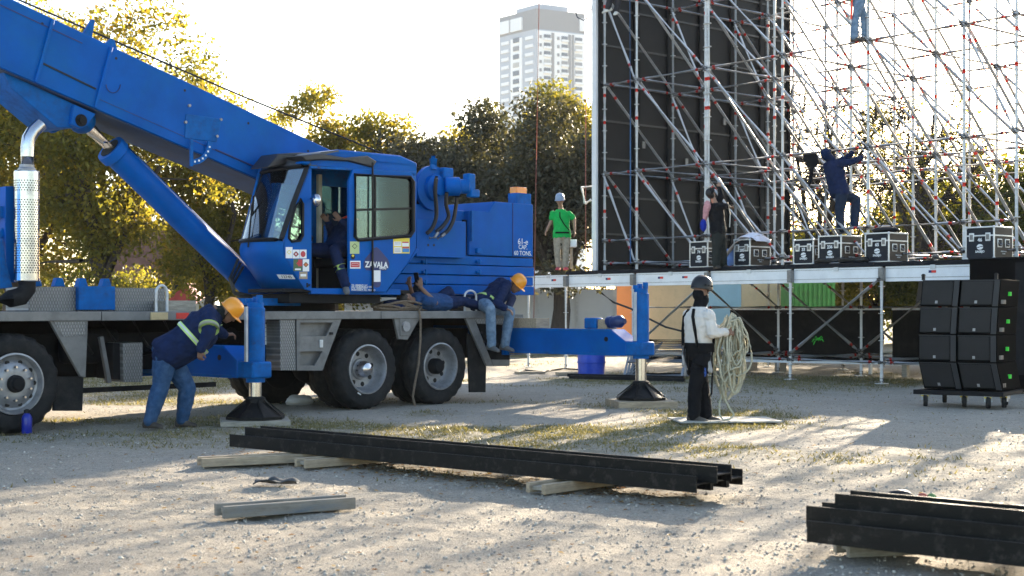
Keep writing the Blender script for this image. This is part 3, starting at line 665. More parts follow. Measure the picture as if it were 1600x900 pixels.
for u in (0.0, -1.5): wheel(u, .02, -1, 'steer'); wheel(u, 2.58, 1, 'steer')
for i, u in enumerate((5.2, 6.6)):
    wheel(u, .02, -1, 'dish', front=(i == 0)); wheel(u, .68, 1, 'inner'); wheel(u, 1.92, -1, 'inner'); wheel(u, 2.58, 1, 'dish')
    mb = MB(); mb.cyl((u, .3, .55), (u, 2.3, .55), .11); mb.ell((u, 1.3, .55), (.24, 0, 0), (0, .26, 0), (0, 0, .24)); mb.build('axle', m_chass, crane)
for u in (0, -1.5):
    mb = MB(); mb.bar((u, .3, .52), (u, 2.3, .52), .12, .14); mb.build('axle', m_chass, crane)
mb = MB(); c = cr(562, 614, .0); mb.prism([cr(560, 613, -.0), cr(564.5, 616, -.0), cr(564, 617.5, 0), cr(559.5, 614.5, 0)], (0, .02, 0)); mb.build('tyre_mark', m_white, crane)

# --- front driving cab (outside the picture) and the exhaust stack behind it
mb = MB(); prof = [(-5.6, .7), (-3.0, .7), (-3.0, 2.95), (-3.2, 3.05), (-4.9, 3.0), (-5.5, 2.0)]
mb.prism([V((u, .05, z)) for u, z in prof], (0, 2.5, 0)); mb.build('driving_cab', m_blue, crane, bevel=.04)
mb = MB(); mb.prism([V((-5.52, .25, 2.0)), V((-4.96, .25, 2.95)), V((-4.96, 2.35, 2.95)), V((-5.52, 2.35, 2.0))], (-.03, 0, .02)); mb.build('windscreen', m_wind, crane)
B('side_window', (-4.6, .03, 1.95), (-3.4, .048, 2.75), m_black)
P('upright_post', [(9, 291), (21.5, 291), (22.5, 350), (27, 441), (11, 441), (8, 350)], .45, .62, m_blue)
P('upright_brace', [(-6, 322), (9, 322), (8, 340), (-6, 341)], .5, .6, m_blue2); P('upright_brace', [(-8, 372), (9, 350), (9, 362), (-8, 388)], .5, .6, m_blue2)
P('upright_foot', [(-6, 384), (4, 372), (10, 410), (20, 449), (-6, 452)], .4, .48, m_blue2)
c0, c1 = cr(42, 440, .3), cr(42, 267, .3); c1.x = c0.x
mb = MB(); rad = .141; mb.lathe([(rad - .01, 0), (rad, .012), (rad, (c1 - c0).length - .012), (rad - .01, (c1 - c0).length), (rad - .02, (c1 - c0).length)], c0, (0, 0, 1), 40); ex = mb.build('exhaust_shield', m_chrome, crane)
mb = MB(); Hh = (c1 - c0).length
for r in range(44):
    z = .1 + r * .0275
    if z > Hh - .1 or abs(z - Hh * .78) < .035: continue
    for k in range(28):
        t = (k + .5 * (r % 2)) / 28 * 2 * math.pi; d = V((math.cos(t), math.sin(t), 0)); tt = V((-math.sin(t), math.cos(t), 0)); c = c0 + d * (rad + .0012) + V((0, 0, z))
        mb.add([c + tt * .0085 * math.cos(q) + V((0, 0, .0085 * math.sin(q))) for q in [i * math.pi / 3 for i in range(6)]], [tuple(range(6))])
o = mb.build('shield_perforation', m_black, ex); o['kind'] = 'stuff'
q = [cr(43, 268, .3), cr(43, 245, .3), cr(43, 230, .3), cr(45, 216, .3), cr(52, 205, .3), cr(64, 194, .3)]
mb = MB(); mb.tube(q, [.075, .075, .077, .077, .076, .076], 20); mb.build('exhaust_pipe', m_chrome, crane)
mb = MB(); mb.lathe([(.1, 0), (.1, .03), (.082, .05), (.082, .08)], c1 - V((0, 0, .01)), (0, 0, 1), 24); mb.build('exhaust_collar', m_rim, crane)
mb = MB(); mb.tube([cr(-20, 470, .3), cr(15, 467, .3), cr(33, 463, .3), cr(42, 452, .3), cr(42, 438, .3)], [.1, .1, .105, .1, .1], 14); mb.build('exhaust_elbow', m_chass, crane)

# --- outriggers
def outrigger(u, w_far, w_jack, zb0, zb1, ztop, zsl0, worn, zfoot):
    mb = MB(); h = .16
    mb.prism([V((u - h, w_far, zb0)), V((u - h, w_far, zb1)), V((u - h, w_jack + .42, zb1)), V((u - h, w_jack + .15, zb1 - .17)), V((u - h, w_jack + .15, zb0))], (2 * h, 0, 0))
    ob = mb.build('outrigger_beam', m_blue, crane, bevel=.01)
    mb = MB(); mb.box((u - h - .012, w_far, zb1 - .03), (u - h - .001, w_jack + .42, zb1 + .004)); mb.box((u - h - .012, w_far, zb0 - .004), (u - h - .001, w_jack + .25, zb0 + .03)); mb.build('beam_flange', m_blue2, ob)
    mb = MB(); mb.cyl((u - h - .01, w_jack + .5, zb1 - .14), (u - h - .002, w_jack + .5, zb1 - .14), .035, n=12); mb.build('beam_pin', m_black, ob)
    c = V((u, w_jack, 0))
    mb = MB(); mb.lathe([(.05, zsl0), (.115, zsl0), (.115, ztop - .06), (.10, ztop - .05), (.10, ztop), (.09, ztop + .012)], c, (0, 0, 1), 24); mb.build('jack_cylinder', m_blue2, crane)
    mb = MB(); mb.box((u - .145, w_jack - .14, zb0 + .0), (u + .145, w_jack + .2, zb0 + .2)); mb.build('jack_collar', m_blue2, crane, bevel=.025)
    mb = MB()
    mb.box((u - .15, w_jack - .02, zsl0 + .25), (u - .122, w_jack + .02, ztop - .04)); mb.build('jack_pipe', m_galv, crane)
    for i, (a, b) in enumerate(((-.07, .04), (.05, .06), (0, -.08))):
        mb = MB(); mb.box((u + a - .03, w_jack + b - .03, ztop + .002), (u + a + .03, w_jack + b + .03, ztop + .06 + .02 * i)); mb.build('jack_valve', m_blue2, crane, bevel=.008)
    mb = MB(); mb.lathe([(.078, zfoot + .2), (.078, zb0 + .02)], c, (0, 0, 1), 24); mb.build('jack_rod', m_rod, crane)
    # pyramid foot with ribs
    mb = MB(); zf = zfoot; n = 8; rb = .36
    rings = [[c + V((math.cos((j + .5) * 2 * math.pi / n) * r, math.sin((j + .5) * 2 * math.pi / n) * r, z)) for j in range(n)] for r, z in ((rb, zf), (rb, zf + .035), (.13, zf + .2), (.12, zf + .24))]
    mb.loft(rings); ft = mb.build('jack_foot', m_steelblk, crane)
    mb = MB(); 
    for j in range(n):
        t = (j + .5) * 2 * math.pi / n; d = V((math.cos(t), math.sin(t), 0)); s_ = V((-d.y, d.x, 0)) * .008
        mb = MB(); mb.prism([c + d * .12 + V((0, 0, zf + .235)) - s_, c + d * (rb - .01) + V((0, 0, zf + .05)) - s_, c + d * (rb - .04) + V((0, 0, zf + .02)) - s_, c + d * .1 + V((0, 0, zf + .1)) - s_], s_ * 2); mb.build('foot_rib', m_steelblk, ft)
    mb = MB(); mb.lathe([(.1, zf + .22), (.12, zf + .225), (.12, zf + .25), (.09, zf + .27), (.08, zf + .27)], c, (0, 0, 1), 20); mb.build('foot_collar', m_chass, ft)
    return c
JL = outrigger(2.62, 1.5, -.87, .55, .93, 1.45, .5, True, .06)
JR = outrigger(8.18, 1.5, -2.42, .72, 1.09, 1.66, .68, False, .1)
B('outrigger_box', (8.0, .02, .68), (8.36, 2.58, 1.13), m_blue); B('outrigger_box', (2.44, 1.45, .5), (2.8, 2.58, .98), m_blue)
# gear on the right beam
c = V((8.1, -1.62, 1.095)); mb = MB(); mb.box((c.x - .08, c.y - .1, c.z), (c.x + .1, c.y + .12, c.z + .16)); mb.build('valve_block', m_blue2, crane, bevel=.02)
c = V((8.12, -2.02, 1.2)); mb = MB(); mb.lathe([(.03, -.17), (.075, -.16), (.09, -.13), (.09, -.06), (.08, -.055), (.08, .02), (.09, .025), (.09, .08), (.06, .12), (.04, .16)], c, (0, -1, .05), 18); mb.build('hydraulic_motor', mat('motor_navy', (.01, .03, .12), .4), crane)
def ctop(u, w_, z): return MATX[crane.name] @ V((u, w_, z))

# --- turntable and upper frame
mb = MB(); mb.lathe([(.72, 1.34), (.72, 1.47), (.66, 1.48), (.66, 1.56), (.3, 1.56)], (4.75, 1.3, 0), (0, 0, 1), 40); mb.build('slew_ring', m_chass, crane)
B('upper_frame', (4.45, .88, 1.56), (8.6, 1.72, 2.05), m_blue)
B('cab_bracket', (3.9, .1, 1.46), (5.5, .95, 1.59), m_chass)
P('under_bar', [(366, 466), (470, 466), (470, 478), (366, 477)], .35, .5, m_blue2)
B('boom_pivot_plate', (5.9, .78, 1.9), (7.2, .86, 3.15), m_blue); B('boom_pivot_plate', (5.9, 1.74, 1.9), (7.2, 1.82, 3.15), m_blue)

# --- boom
BA, BB = cr(22, 0, .9), cr(535, 243, .9); bd = (BB - BA).normalized(); bn = V((bd.z, 0, -bd.x)); bn = bn if bn.z < 0 else -bn
bh = .83; bup = -bn
def bp(t, s, w_): return BA + bd * t + bn * s + V((0, w_ - .9, 0))     # t along boom, s down from the top edge
Tend = 6.45
mb = MB(); T0 = -2.3
mb.prism([bp(T0, 0, .9), bp(Tend, 0, .9), bp(Tend + .15, .25, .9), bp(Tend - .1, bh, .9), bp(T0, bh, .9)], (0, .8, 0)); boom = mb.build('boom', m_blue, crane, bevel=.012)
mb = MB(); mb.prism([bp(T0 - 3.5, .1, .98), bp(T0 + .1, .1, .98), bp(T0 + .1, bh - .08, .98), bp(T0 - 3.5, bh - .08, .98)], (0, .64, 0)); mb.build('inner_section', m_blue, boom)
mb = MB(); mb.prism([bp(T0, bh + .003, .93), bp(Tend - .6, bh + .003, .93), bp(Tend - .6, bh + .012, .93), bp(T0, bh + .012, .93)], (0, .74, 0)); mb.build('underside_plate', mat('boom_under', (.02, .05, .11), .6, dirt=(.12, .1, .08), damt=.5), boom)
def bt(px):    # boom parameter t of a pixel column on the top edge
    u = cr(px, 100, .9).x; return (u - BA.x) / bd.x
for a in (82, 173):
    t = bt(a); mb = MB(); mb.bar(bp(t, .02, .88), bp(t, bh, .88), .04, .035, up=YW); mb.build('stiffener', m_blue, boom, bevel=.004)
t0, t1 = bt(82), bt(173)
mb = MB(); mb.bar(bp(t0 - 2.6, .13, .897), bp(t0 + .45, .13, .897), .012, .008, up=YW); mb.build('cable_line', m_navyd, boom)
mb = MB(); mb.bar(bp(t0, bh * .69, .893), bp(t1 - .05, bh * .72, .893), .02, .014, up=YW); mb.build('slot', m_black, boom)
mb = MB(); mb.bar(bp(t1, bh - .13, .897), bp(Tend - 1.2, bh - .13, .897), .007, .005, up=YW); mb.build('weld_seam', m_navyd, boom)
mb = MB(); mb.bar(bp(bt(355), bh * .83, .892), bp(bt(425), bh * .83, .892), .014, .016, up=YW); mb.build('weld_seam', m_navyd, boom)
for a, s in ((70, .12), (185, .12), (292, .12), (392, .16), (485, .16)):
    c = bp(bt(a), s, .9); mb = MB(); mb.cyl(c, c + V((0, -.004, 0)), .018, n=10); mb.build('bolt_hole', m_black, boom)
# dented cover plate, bolts, angle gauge
g0 = cr(312, 195, .9); mb = MB(); q = [cr(290, 178, .9), cr(346, 186, .9), cr(338, 222, .9), cr(288, 216, .9)]; mb.prism(q, (0, -.012, 0)); mb.build('cover_plate', m_blue2, boom, bevel=.004)
for x, y in ((295, 165), (289, 191), (344, 187), (338, 213)):
    c = cr(x, y, .9); mb = MB(); mb.cyl(c, c + V((0, -.03, 0)), .02, n=8); mb.build('bolt', m_rim, boom)
gc = cr(298, 218, .86); gr = cr(331, 222, .86); rr = abs(gr.x - gc.x)
arc = [gc + V((rr * math.cos(R(a)), 0, rr * math.sin(R(a)))) for a in range(0, -91, -10)]; arc2 = [gc + V((rr * .78 * math.cos(R(a)), 0, rr * .78 * math.sin(R(a)))) for a in range(-90, 1, 10)]
mb = MB(); mb.prism(arc + arc2, (0, -.02, 0)); mb.build('angle_gauge', m_blue2, boom)
for a in (-15, -28, -41, -54, -67, -80):
    c = gc + V((rr * .88 * math.cos(R(a)), -.021, rr * .88 * math.sin(R(a)))); mb = MB(); mb.box((c.x - .012, c.y - .003, c.z - .012), (c.x + .012, c.y, c.z + .012)); mb.build('gauge_mark', m_white, boom)
mb = MB(); mb.box((gc.x - .02, .83, gc.z - rr - .02), (gc.x + .02, .86, gc.z)); mb.build('gauge_plate', m_blue2, boom)
hk = [cr(177 + 11 * math.cos(R(a)), 132 + 13 * math.sin(R(a)), .893) for a in range(0, 181, 20)]
mb = MB(); mb.tube(hk, .006, 6); mb.build('tie_ring', m_navyd, boom)
# top guides for the rope
c = bp(bt(132), 0, .92); mb = MB(); mb.prism([c, c + bd * .12, c + bd * .1 + bup * .22, c + bd * .06 + bup * .22], (0, .05, 0)); mb.build('rope_guide', m_blue2, boom)
c = bp(bt(172), 0, .92); mb = MB(); mb.prism([c - bd * .06, c + bd * .12, c + bd * .05 + bup * .1, c + bup * .1], (0, .03, 0)); mb.build('rope_guide', m_blue2, boom)
mb = MB(); r0, r1 = cr(30, 0, 1.15), cr(652, 262, 1.15); mb.tube([r0 + (r0 - r1) * .6, r0, r0.lerp(r1, .5) - V((0, 0, .03)), r1], .012, 6); mb.build('hoist_rope', m_black, crane)
# lower bracket for the lift cylinder
mb = MB(); q = [cr(5, 112, 1.0), cr(150, 178, 1.0), cr(138, 196, 1.0), cr(110, 200, 1.0), cr(90, 199, 1.0), cr(18, 138, 1.0)]; mb.prism(q, (0, .6, 0)); mb.build('cylinder_bracket', m_blue2, boom, bevel=.01)
for w_ in (.93, 1.55):
    mb = MB(); mb.prism([cr(116, 163, .93), cr(150, 178, .93), cr(136, 196, .93), cr(126, 201, .93), cr(111, 194, .93)], (0, .08, 0)); o = mb.build('pivot_lug', m_blue, boom, bevel=.008); o.location = (0, w_ - .93, 0)
c = cr(127, 188, .92); mb = MB(); mb.lathe([(.075, 0), (.075, .02), (.045, .022), (.045, .05), (.001, .05)], c + V((0, .01, 0)), (0, -1, 0), 20); mb.build('pivot_pin', m_chass, boom)
# lift cylinder
c0, c1 = cr(128, 189, 1.3), cr(388, 443, 1.3); cm = c0.lerp(c1, .16); dd = (c1 - c0).normalized()
mb = MB(); mb.cyl(c0, cm + dd * .3, .105, n=24); mb.ell(c0, (.16, 0, 0), (0, .2, 0), (0, 0, .16), mi=1); mb.build('lift_rod', [m_rod, m_blue2], crane)
mb = MB(); L = (c1 - cm).length + .3; mb.lathe([(.13, -.02), (.195, -.02), (.2, 0), (.2, .1), (.185, .11), (.168, .12), (.168, L - .02), (.12, L)], cm, dd, 28); cy = mb.build('lift_cylinder', m_blue, crane)
mb = MB(); mb.lathe([(.1, -.03), (.14, -.03), (.14, -.021)], cm, dd, 24); mb.build('gland_ring', m_chass, cy)
mb = MB(); a, b, cc = frame(dd); mb.tube([cm + dd * (.15 + i * .2) + cc * .19 for i in range(int((L - .2) / .2))], .012, 6); mb.build('cylinder_pipe', m_blue2, cy)
for i in range(3):
    mb = MB(); q0 = cr(372 + 4 * i, 405 + 6 * i, .8); q1 = cr(392, 462, .7); mb.tube([q0, q0.lerp(q1, .3) + V((-.2, 0, -.12)), q0.lerp(q1, .7) + V((-.22, 0, -.1)), q1], .02, 6); mb.build('hose', m_hose, crane)

# --- operator cab
cab = thing('operator_cab', None, None); cab.parent = crane; MATX[cab.name] = MATX[crane.name]
WN, WF = 0.0, .80
prof = [(484, 259), (462, 318), (443, 374), (441.5, 388), (443, 400), (476, 452)]
near = [cr(x, y, WN) for x, y in prof]
fpx = [(409, 270), (392, 322), (377, 377), (374, 390), (375.5, 401), (408, 450)]
far = [cr(x, y, WF) for x, y in fpx]
def frow(i, s):      # point on the bulged front between near (0) and far (1)
    p = near[i].lerp(far[i], s); bul = .13 * (1 - (2 * s - 1) ** 2) * (1 if i > 0 else .8); return p + V((-bul, 0, 0))
def fpatch(name, i0, i1, s0, s1, m, th=.02, off=0, parent=cab, nseg=10):
    rows = []
    idx = [i for i in range(len(near)) if i0 <= i <= i1]
    mb = MB(); g = [[frow(i, s0 + (s1 - s0) * k / nseg) + V((-off, 0, 0)) for k in range(nseg + 1)] for i in idx]; n = nseg + 1
    vs = [p for r in g for p in r]; vs2 = [p + V((th, 0, 0)) for p in vs]; k = len(vs); fs = []
    for a in range(len(idx) - 1):
        for b in range(nseg):
            q = (a * n + b, a * n + b + 1, (a + 1) * n + b + 1, (a + 1) * n + b); fs += [q, tuple(x + k for x in q[::-1])]
    bd_ = [(b, b + 1) for b in range(nseg)] + [((len(idx) - 1) * n + b, (len(idx) - 1) * n + b + 1) for b in range(nseg)] + [(a * n, a * n + n) for a in range(len(idx) - 1)] + [(a * n + nseg, a * n + n + nseg) for a in range(len(idx) - 1)]
    fs += [(a, b, b + k, a + k) for a, b in bd_]
    mb.add(vs + vs2, fs); return mb.build(name, m, parent, sharp=60)
fpatch('windscreen', 0, 2, .06, .95, m_wind, .008, .004)
fpatch('front_panel', 2, 5, 0, 1, m_blue, .03, .0)
for s0, s1 in ((0, .065), (.945, 1.0)): fpatch('windscreen_pillar', 0, 2, s0, s1, m_black, .035, .006, nseg=2)
def strip(i, m, name, hgt, off=.012):
    mb = MB(); pts = [frow(i, k / 10) + V((-off, 0, 0)) for k in range(11)]; mb.tube(pts, hgt, 6); return mb.build(name, m, cab)
strip(2, m_black, 'windscreen_seal', .03); strip(0, m_black, 'windscreen_seal', .026)
# near side: front quarter with triangular window, sill, rear wall, header
quarter = [cr(x, y, WN) for x, y in prof] + [cr(487, 455, WN), cr(487, 259, WN)]
tri = [(470, 311), (473.5, 318), (473.5, 368), (469, 376), (456, 377.5), (451.5, 372), (453, 356), (462, 322)]
mb = MB(); mb.holes(quarter, [[cr(x, y, WN) for x, y in tri]], (0, .05, 0)); mb.build('quarter_panel', m_blue, cab, bevel=.006)
ring = [cr(x, y, WN - .006) for x, y in tri]; mb = MB(); mb.tube(ring, .018, 6, closed=True); mb.build('window_seal', m_black, cab)
mb = MB(); mb.prism([cr(x, y, WN + .02) for x, y in tri], (0, .006, 0)); mb.build('quarter_window', m_glass, cab)
zr = near[0].z; u_r = cr(651, 300, WN).x; u_d = cr(487, 300, WN).x
B('header_beam', (near[0].x + .02, WN, zr + .01), (u_r, WN + .06, zr + .16), m_blue, cab); B('door_sill', (cr(487, 455, 0).x, WN + .01, 1.58), (u_r - .3, WN + .08, 1.66), m_blue, cab)
B('floor', (3.75, WN + .03, 1.6), (u_r - .1, WF, 1.65), m_chass, cab)
zt = zr + .16
mb = MB(); prof2 = [(near[0].x - .12, zt - .13), (near[0].x - .0, zt - .02), (near[0].x + .5, zt + .1), (u_r - .3, zt + .11), (u_r + .02, zt + .03), (u_r + .02, zt - .04), (near[0].x, zt - .16)]
mb.prism([V((u, WN - .0, z)) for u, z in prof2], (0, WF + .01, 0)); mb.build('roof', m_blue, cab, bevel=.03)
mb = MB(); rows = []
for k in range(9):
    s = k / 8; f0 = frow(0, s); rows.append([f0 + V((-.015, 0, -.005)), f0 + V((.02, 0, .1)), f0 + V((.2, 0, .2)), f0 + V((.5, 0, .25)), f0 + V((.5, 0, .2)), f0 + V((.1, 0, .0))])
mb.loft(rows); mb.build('roof_visor', mat('visor_dark', (.045, .05, .06), .35, var=.3), cab, sharp=60)
# far wall with window openings, rear wall
z0 = 1.65
outer = [V((3.95, WF, 1.75)), V((u_r, WF, 1.62)), V((u_r, WF, zt - .02)), V((far[0].x + .02, WF, zt - .02)), V((far[2].x + .02, WF, far[2].z))]
h1 = [V((4.15, WF, 2.25)), V((4.75, WF, 2.25)), V((4.75, WF, 3.1)), V((4.3, WF, 3.1))]; h2 = [V((4.95, WF, 2.25)), V((5.9, WF, 2.25)), V((5.9, WF, 3.12)), V((4.95, WF, 3.12))]
m_int = mat('cab_interior', (.16, .14, .11), .8, dirt=(.05, .04, .03), damt=.5)
mb = MB(); mb.holes(outer, [h1, h2], (0, .04, 0)); mb.build('far_wall', m_blue2, cab)
for h in (h1, h2): mb = MB(); mb.prism([p + V((0, .015, 0)) for p in h], (0, .006, 0)); mb.build('far_window', m_glass, cab)
mb = MB(); zb_, zm_ = 1.66, 2.45; hs = [[V((u_r, .15, zm_)), V((u_r, .65, zm_)), V((u_r, .65, 3.1)), V((u_r, .15, 3.1))]]
mb.holes([V((u_r, WN + .01, zb_ + .9)), V((u_r, WF, zb_ + .9)), V((u_r, WF, zt - .02)), V((u_r, WN + .01, zt - .02))], hs, (-.04, 0, 0)); mb.build('rear_wall', m_blue, cab)
mb = MB(); mb.prism([p + V((-.02, 0, 0)) for p in hs[0]], (-.006, 0, 0)); mb.build('rear_window', m_glass, cab)
mb = MB(); mb.bar((4.83, .62, 1.66), (4.83, .62, 3.25), .06, .05); mb.build('inner_pillar', mat('inner_cream', (.42, .38, .3), .7), cab)
# interior: seat, console, wheel
B('seat', (4.75, .18, 1.95), (5.3, .66, 2.08), m_chass, cab, .04)
mb = MB(); mb.prism([V((5.2, .18, 2.05)), V((5.36, .18, 2.05)), V((5.62, .18, 2.75)), V((5.5, .18, 2.78))], (0, .48, 0)); mb.build('seat_back', m_chass, cab, bevel=.04)
B('seat_base', (4.8, .22, 1.66), (5.25, .62, 1.95), m_chass, cab)
B('console', (3.92, .12, 1.7), (4.15, .7, 2.28), m_chass, cab, .04); B('side_console', (4.5, .66, 1.66), (5.4, .77, 2.2), m_chass, cab, .02)
mb = MB(); c = V((4.32, .4, 2.4)); d, a, b = frame((.5, 0, .8)); mb.tube([c + (a * math.cos(t) + b * math.sin(t)) * .18 for t in [i * 2 * math.pi / 20 for i in range(20)]], .014, 6, closed=True); mb.cyl(c, V((4.15, .4, 2.1)), .02, n=8); mb.build('steering_wheel', m_black, cab)
# sliding door
DW = -.055
dpx = [(552, 264), (640, 269), (650, 277), (651.5, 285), (650, 388), (636, 413), (603, 456), (546, 456), (545, 284)]
wpx = [(554.5, 273), (641, 277), (646, 284), (646, 361), (641, 368.5), (559, 375), (554.5, 370)]
mb = MB(); mb.holes([cr(x, y, DW) for x, y in dpx], [[cr(x, y, DW) for x, y in wpx]], (0, .045, 0)); door = mb.build('door', m_blue, cab, bevel=.006)
mb = MB(); mb.tube([cr(x, y, DW - .004) for x, y in wpx], .028, 6, closed=True); mb.build('window_seal', m_black, door)
mb = MB(); mb.prism([cr(x, y, DW + .02) for x, y in wpx], (0, .006, 0)); mb.build('window_pane', m_glass, door)
mb = MB(); mb.bar(cr(557, 328, DW + .008), cr(645, 325.5, DW + .008), .03, .022, up=YW); mb.build('window_bar', m_black, door); mb = MB(); mb.bar(cr(586, 275, DW + .008), cr(586, 373, DW + .008), .03, .02, up=YW); mb.build('window_bar', m_black, door)
mb = MB(); mb.bar(cr(582.3, 254, DW - .02), cr(582.3, 457, DW - .02), .02, .018, up=YW); mb.build('tie_strap', m_black, door)
P('door_track', [(486, 259), (650, 268), (650, 272), (486, 263)], -.035, -.002, m_blue2, cab)
P('lower_skirt', [(636.5, 413), (650.5, 388), (655, 390), (604, 457)], DW + .05, .3, m_blue, cab)
# tarpaulin folded on the roof edge
mb = MB(); q = [(470, 243), (500, 239), (540, 246), (575, 243), (590, 252), (583, 262), (545, 252), (505, 250), (478, 252)]
mb.prism([cr(x, y, -.03) for x, y in q], (0, .5, 0)); mb.build('roof_tarp', mat('tarp_black', (.018, .018, .02), .4, bump=.6, bscale=8), cab, bevel=.02)
mb = MB(); mb.prism([cr(x, y, .3) for x, y in [(418, 262), (436, 240), (470, 238), (535, 243), (500, 252), (450, 256)]], (0, .4, 0)); mb.build('roof_tarp', bpy.data.materials['tarp_black'], cab, bevel=.02)
# mirror, wiper
mb = MB(); c = cr(494, 313, -.16); mb.ell(c, (.05, 0, 0), (0, .08, 0), (0, 0, .09), 14, 10, mi=0); mb.tube([cr(486, 310, 0), c], .012, 6, mi=1); mb.build('mirror', [m_chrome, m_black], cab)
mb = MB(); mb.tube([frow(3, .55) + V((-.04, 0, .02)), frow(1, .78) + V((-.05, 0, 0))], .012, 6); mb.tube([frow(1, .72) + V((-.05, 0, .12)), frow(1, .84) + V((-.05, 0, -.45))], .015, 6); mb.build('wiper', m_black, cab)
mb = MB(); mb.tube([cr(484, 445, -.01), cr(480, 448, -.05), cr(480, 442, -.05)], .012, 6); mb.build('grab_handle', m_black, cab)
# stickers (flat print)
def dec(px0, py0, px1, py1, m, w_, name='sticker', parent=cab, th=.0015): return P(name, [(px0, py0), (px1, py0), (px1, py1), (px0, py1)], w_, w_ + th, m, parent, bevel=0)
def diamond(cx, cy, r, m, w_, parent=cab): return P('sticker_mark', [(cx, cy - r), (cx + r, cy), (cx, cy + r), (cx - r, cy)], w_, w_ + .0012, m, parent, bevel=0)
m_sg = mat('sticker_green', (.45, .55, .25), .5, var=.05); m_sr = mat('sticker_red', (.5, .04, .05), .5, var=.05); m_sgd = mat('sticker_dark_green', (.07, .13, .05), .5, var=.2, scale=40); m_so = mat('sticker_orange', (.6, .16, .04), .5)
m_sb = mat('sticker_blue', (.03, .2, .5), .5)
dec(446.5, 386, 457, 403.5, m_white, -.003); diamond(451.8, 394, 3.6, m_yellow, -.005); diamond(451.8, 394, 2.4, m_white, -.0065)
dec(457.5, 390, 468, 403.8, m_white, -.003); diamond(462.5, 397, 4.5, m_black, -.005); diamond(462.5, 397, 3.4, m_sr, -.0065); diamond(462.5, 397, 1.5, m_white, -.008)
dec(468.5, 390, 479, 403.8, m_white, -.003)
cc = cr(473.5, 397, -.005); mb = MB(); mb.lathe([(.04, 0), (.04, .0012)], cc, (0, -1, 0), 16); mb.build('sticker_mark', m_sr, cab)
dec(458.5, 405, 472.6, 423.6, m_sgd, -.003); dec(466, 405.5, 472.4, 416, m_sr, -.005); diamond(466, 411.5, 3, m_sr, -.0065); dec(461, 419.5, 470, 422, m_white, -.005)
dec(473.2, 405, 483, 424, m_white, -.003); diamond(478, 413.5, 4.2, m_black, -.005); diamond(478, 413.5, 3, m_so, -.0065)
dec(467.8, 424.5, 480.4, 436, m_wood, -.003); dec(469.5, 428, 478.5, 432, m_white, -.005)
pl = [(434, 438), (456, 436.5), (460, 442.5), (440, 444.5)]
fm = lambda px, py: frow(4, .1)
p_ = frow(4, .22).lerp(frow(5, .22), .62); q_ = frow(4, .05).lerp(frow(5, .05), .62); dv = (frow(5, .1) - frow(4, .1)).normalized(); xx = (q_ - p_).normalized(); nrm = xx.cross(-dv).normalized(); nrm = nrm if nrm.x < 0 else -nrm
mb = MB(); hh = -dv * .035; pp_ = p_ + nrm * .004; qq_ = q_ + nrm * .006; xl = (qq_ - pp_); mb.prism([pp_ - xl * .3 - hh, pp_ + xl * 1.1 - hh, pp_ + xl * 1.1 + hh, pp_ - xl * .3 + hh], nrm * .003); mb.build('number_plate', m_white, cab)
text('12745', .06, pp_ + xl * .45 + nrm * .005, xl, -dv, m_black, cab)
DF = DW - .003
dec(547, 377.3, 561.5, 396.5, m_sg, DF, parent=door); diamond(554.3, 384.7, 4.3, m_black, DF - .002, door); diamond(554.3, 384.7, 3.2, m_sg, DF - .004, door)
cc = cr(551.5, 401, DF); mb = MB(); mb.lathe([(.038, 0), (.038, .0015)], cc, (0, -1, 0), 18); mb.build('sticker', m_black, door); diamond(551.6, 399.5, 2.2, m_yellow, DF - .003, door)
dec(547, 407.5, 563.3, 419.6, m_white, DF, parent=door); dec(548, 409.5, 562, 417.5, m_sr, DF - .002, parent=door); dec(549.5, 411.5, 560, 415, m_white, DF - .004, parent=door); dec(549.8, 411.9, 559.7, 414.6, m_sr, DF - .006, parent=door)
dec(614.5, 372, 640, 396, m_yellow, DF, parent=door); dec(615.5, 377.5, 627, 384.6, m_white, DF - .002, parent=door); dec(615.7, 386.4, 627.4, 395, m_white, DF - .002, parent=door); dec(628.4, 377.5, 638.7, 385, m_white, DF - .002, parent=door); dec(628.6, 377.6, 638.5, 379.6, m_sr, DF - .004, parent=door); dec(628.8, 385.6, 639.2, 388, m_sr, DF - .002, parent=door); dec(628.8, 388.4, 639.4, 394, m_sb, DF - .002, parent=door)
for y in (379, 381, 388.5, 390.5, 392.5): dec(616.5, y, 626, y + .7, m_rim, DF - .004, parent=door)
# spade emblem, ZAVALA lettering, small white label
sp = [(588, 386), (592, 388.5), (606, 405), (608.6, 412), (607.5, 418), (603.5, 422.5), (598, 423), (594.8, 421), (594.8, 445), (592.5, 448.5), (588.5, 449.5), (585, 448), (583.4, 444), (583.4, 421), (579, 423), (572.5, 422), (568.5, 417.5), (568, 411), (571, 404), (584, 388)]
P('spade_emblem', sp, DF, DF + .0015, m_navyd, door, bevel=0)
P('paper_label', [(584.2, 422.4), (594.6, 422.4), (594.6, 440.4), (584.2, 440.4)], DF - .002, DF - .0008, m_white, door, bevel=0)
a, b = cr(571.5, 413.5, DF - .002), cr(605, 413.5, DF - .002); W = b.x - a.x
o = text('ZAVALA', W / 3.55, ((a.x + b.x) / 2, DF - .0022, a.z), XU, ZU, m_white, door, bold=.0035)
a = cr(598, 419.3, DF - .002); text('GRUAS', W / 9.5, (a.x, DF - .0022, a.z), XU, ZU, m_white, door, bold=.001)
for i, s in enumerate(('TEL. 83849672 / 67', 'AV. CHURUBUSCO 500', 'COL. FIERRO MTY', 'MONTERREY, N.L. MEXICO')):
    a = cr(549, 445.6 + i * 2.5, DF - .002); text(s, .036, (a.x, DF - .0022, a.z), XU, ZU, m_white, door, align='LEFT')

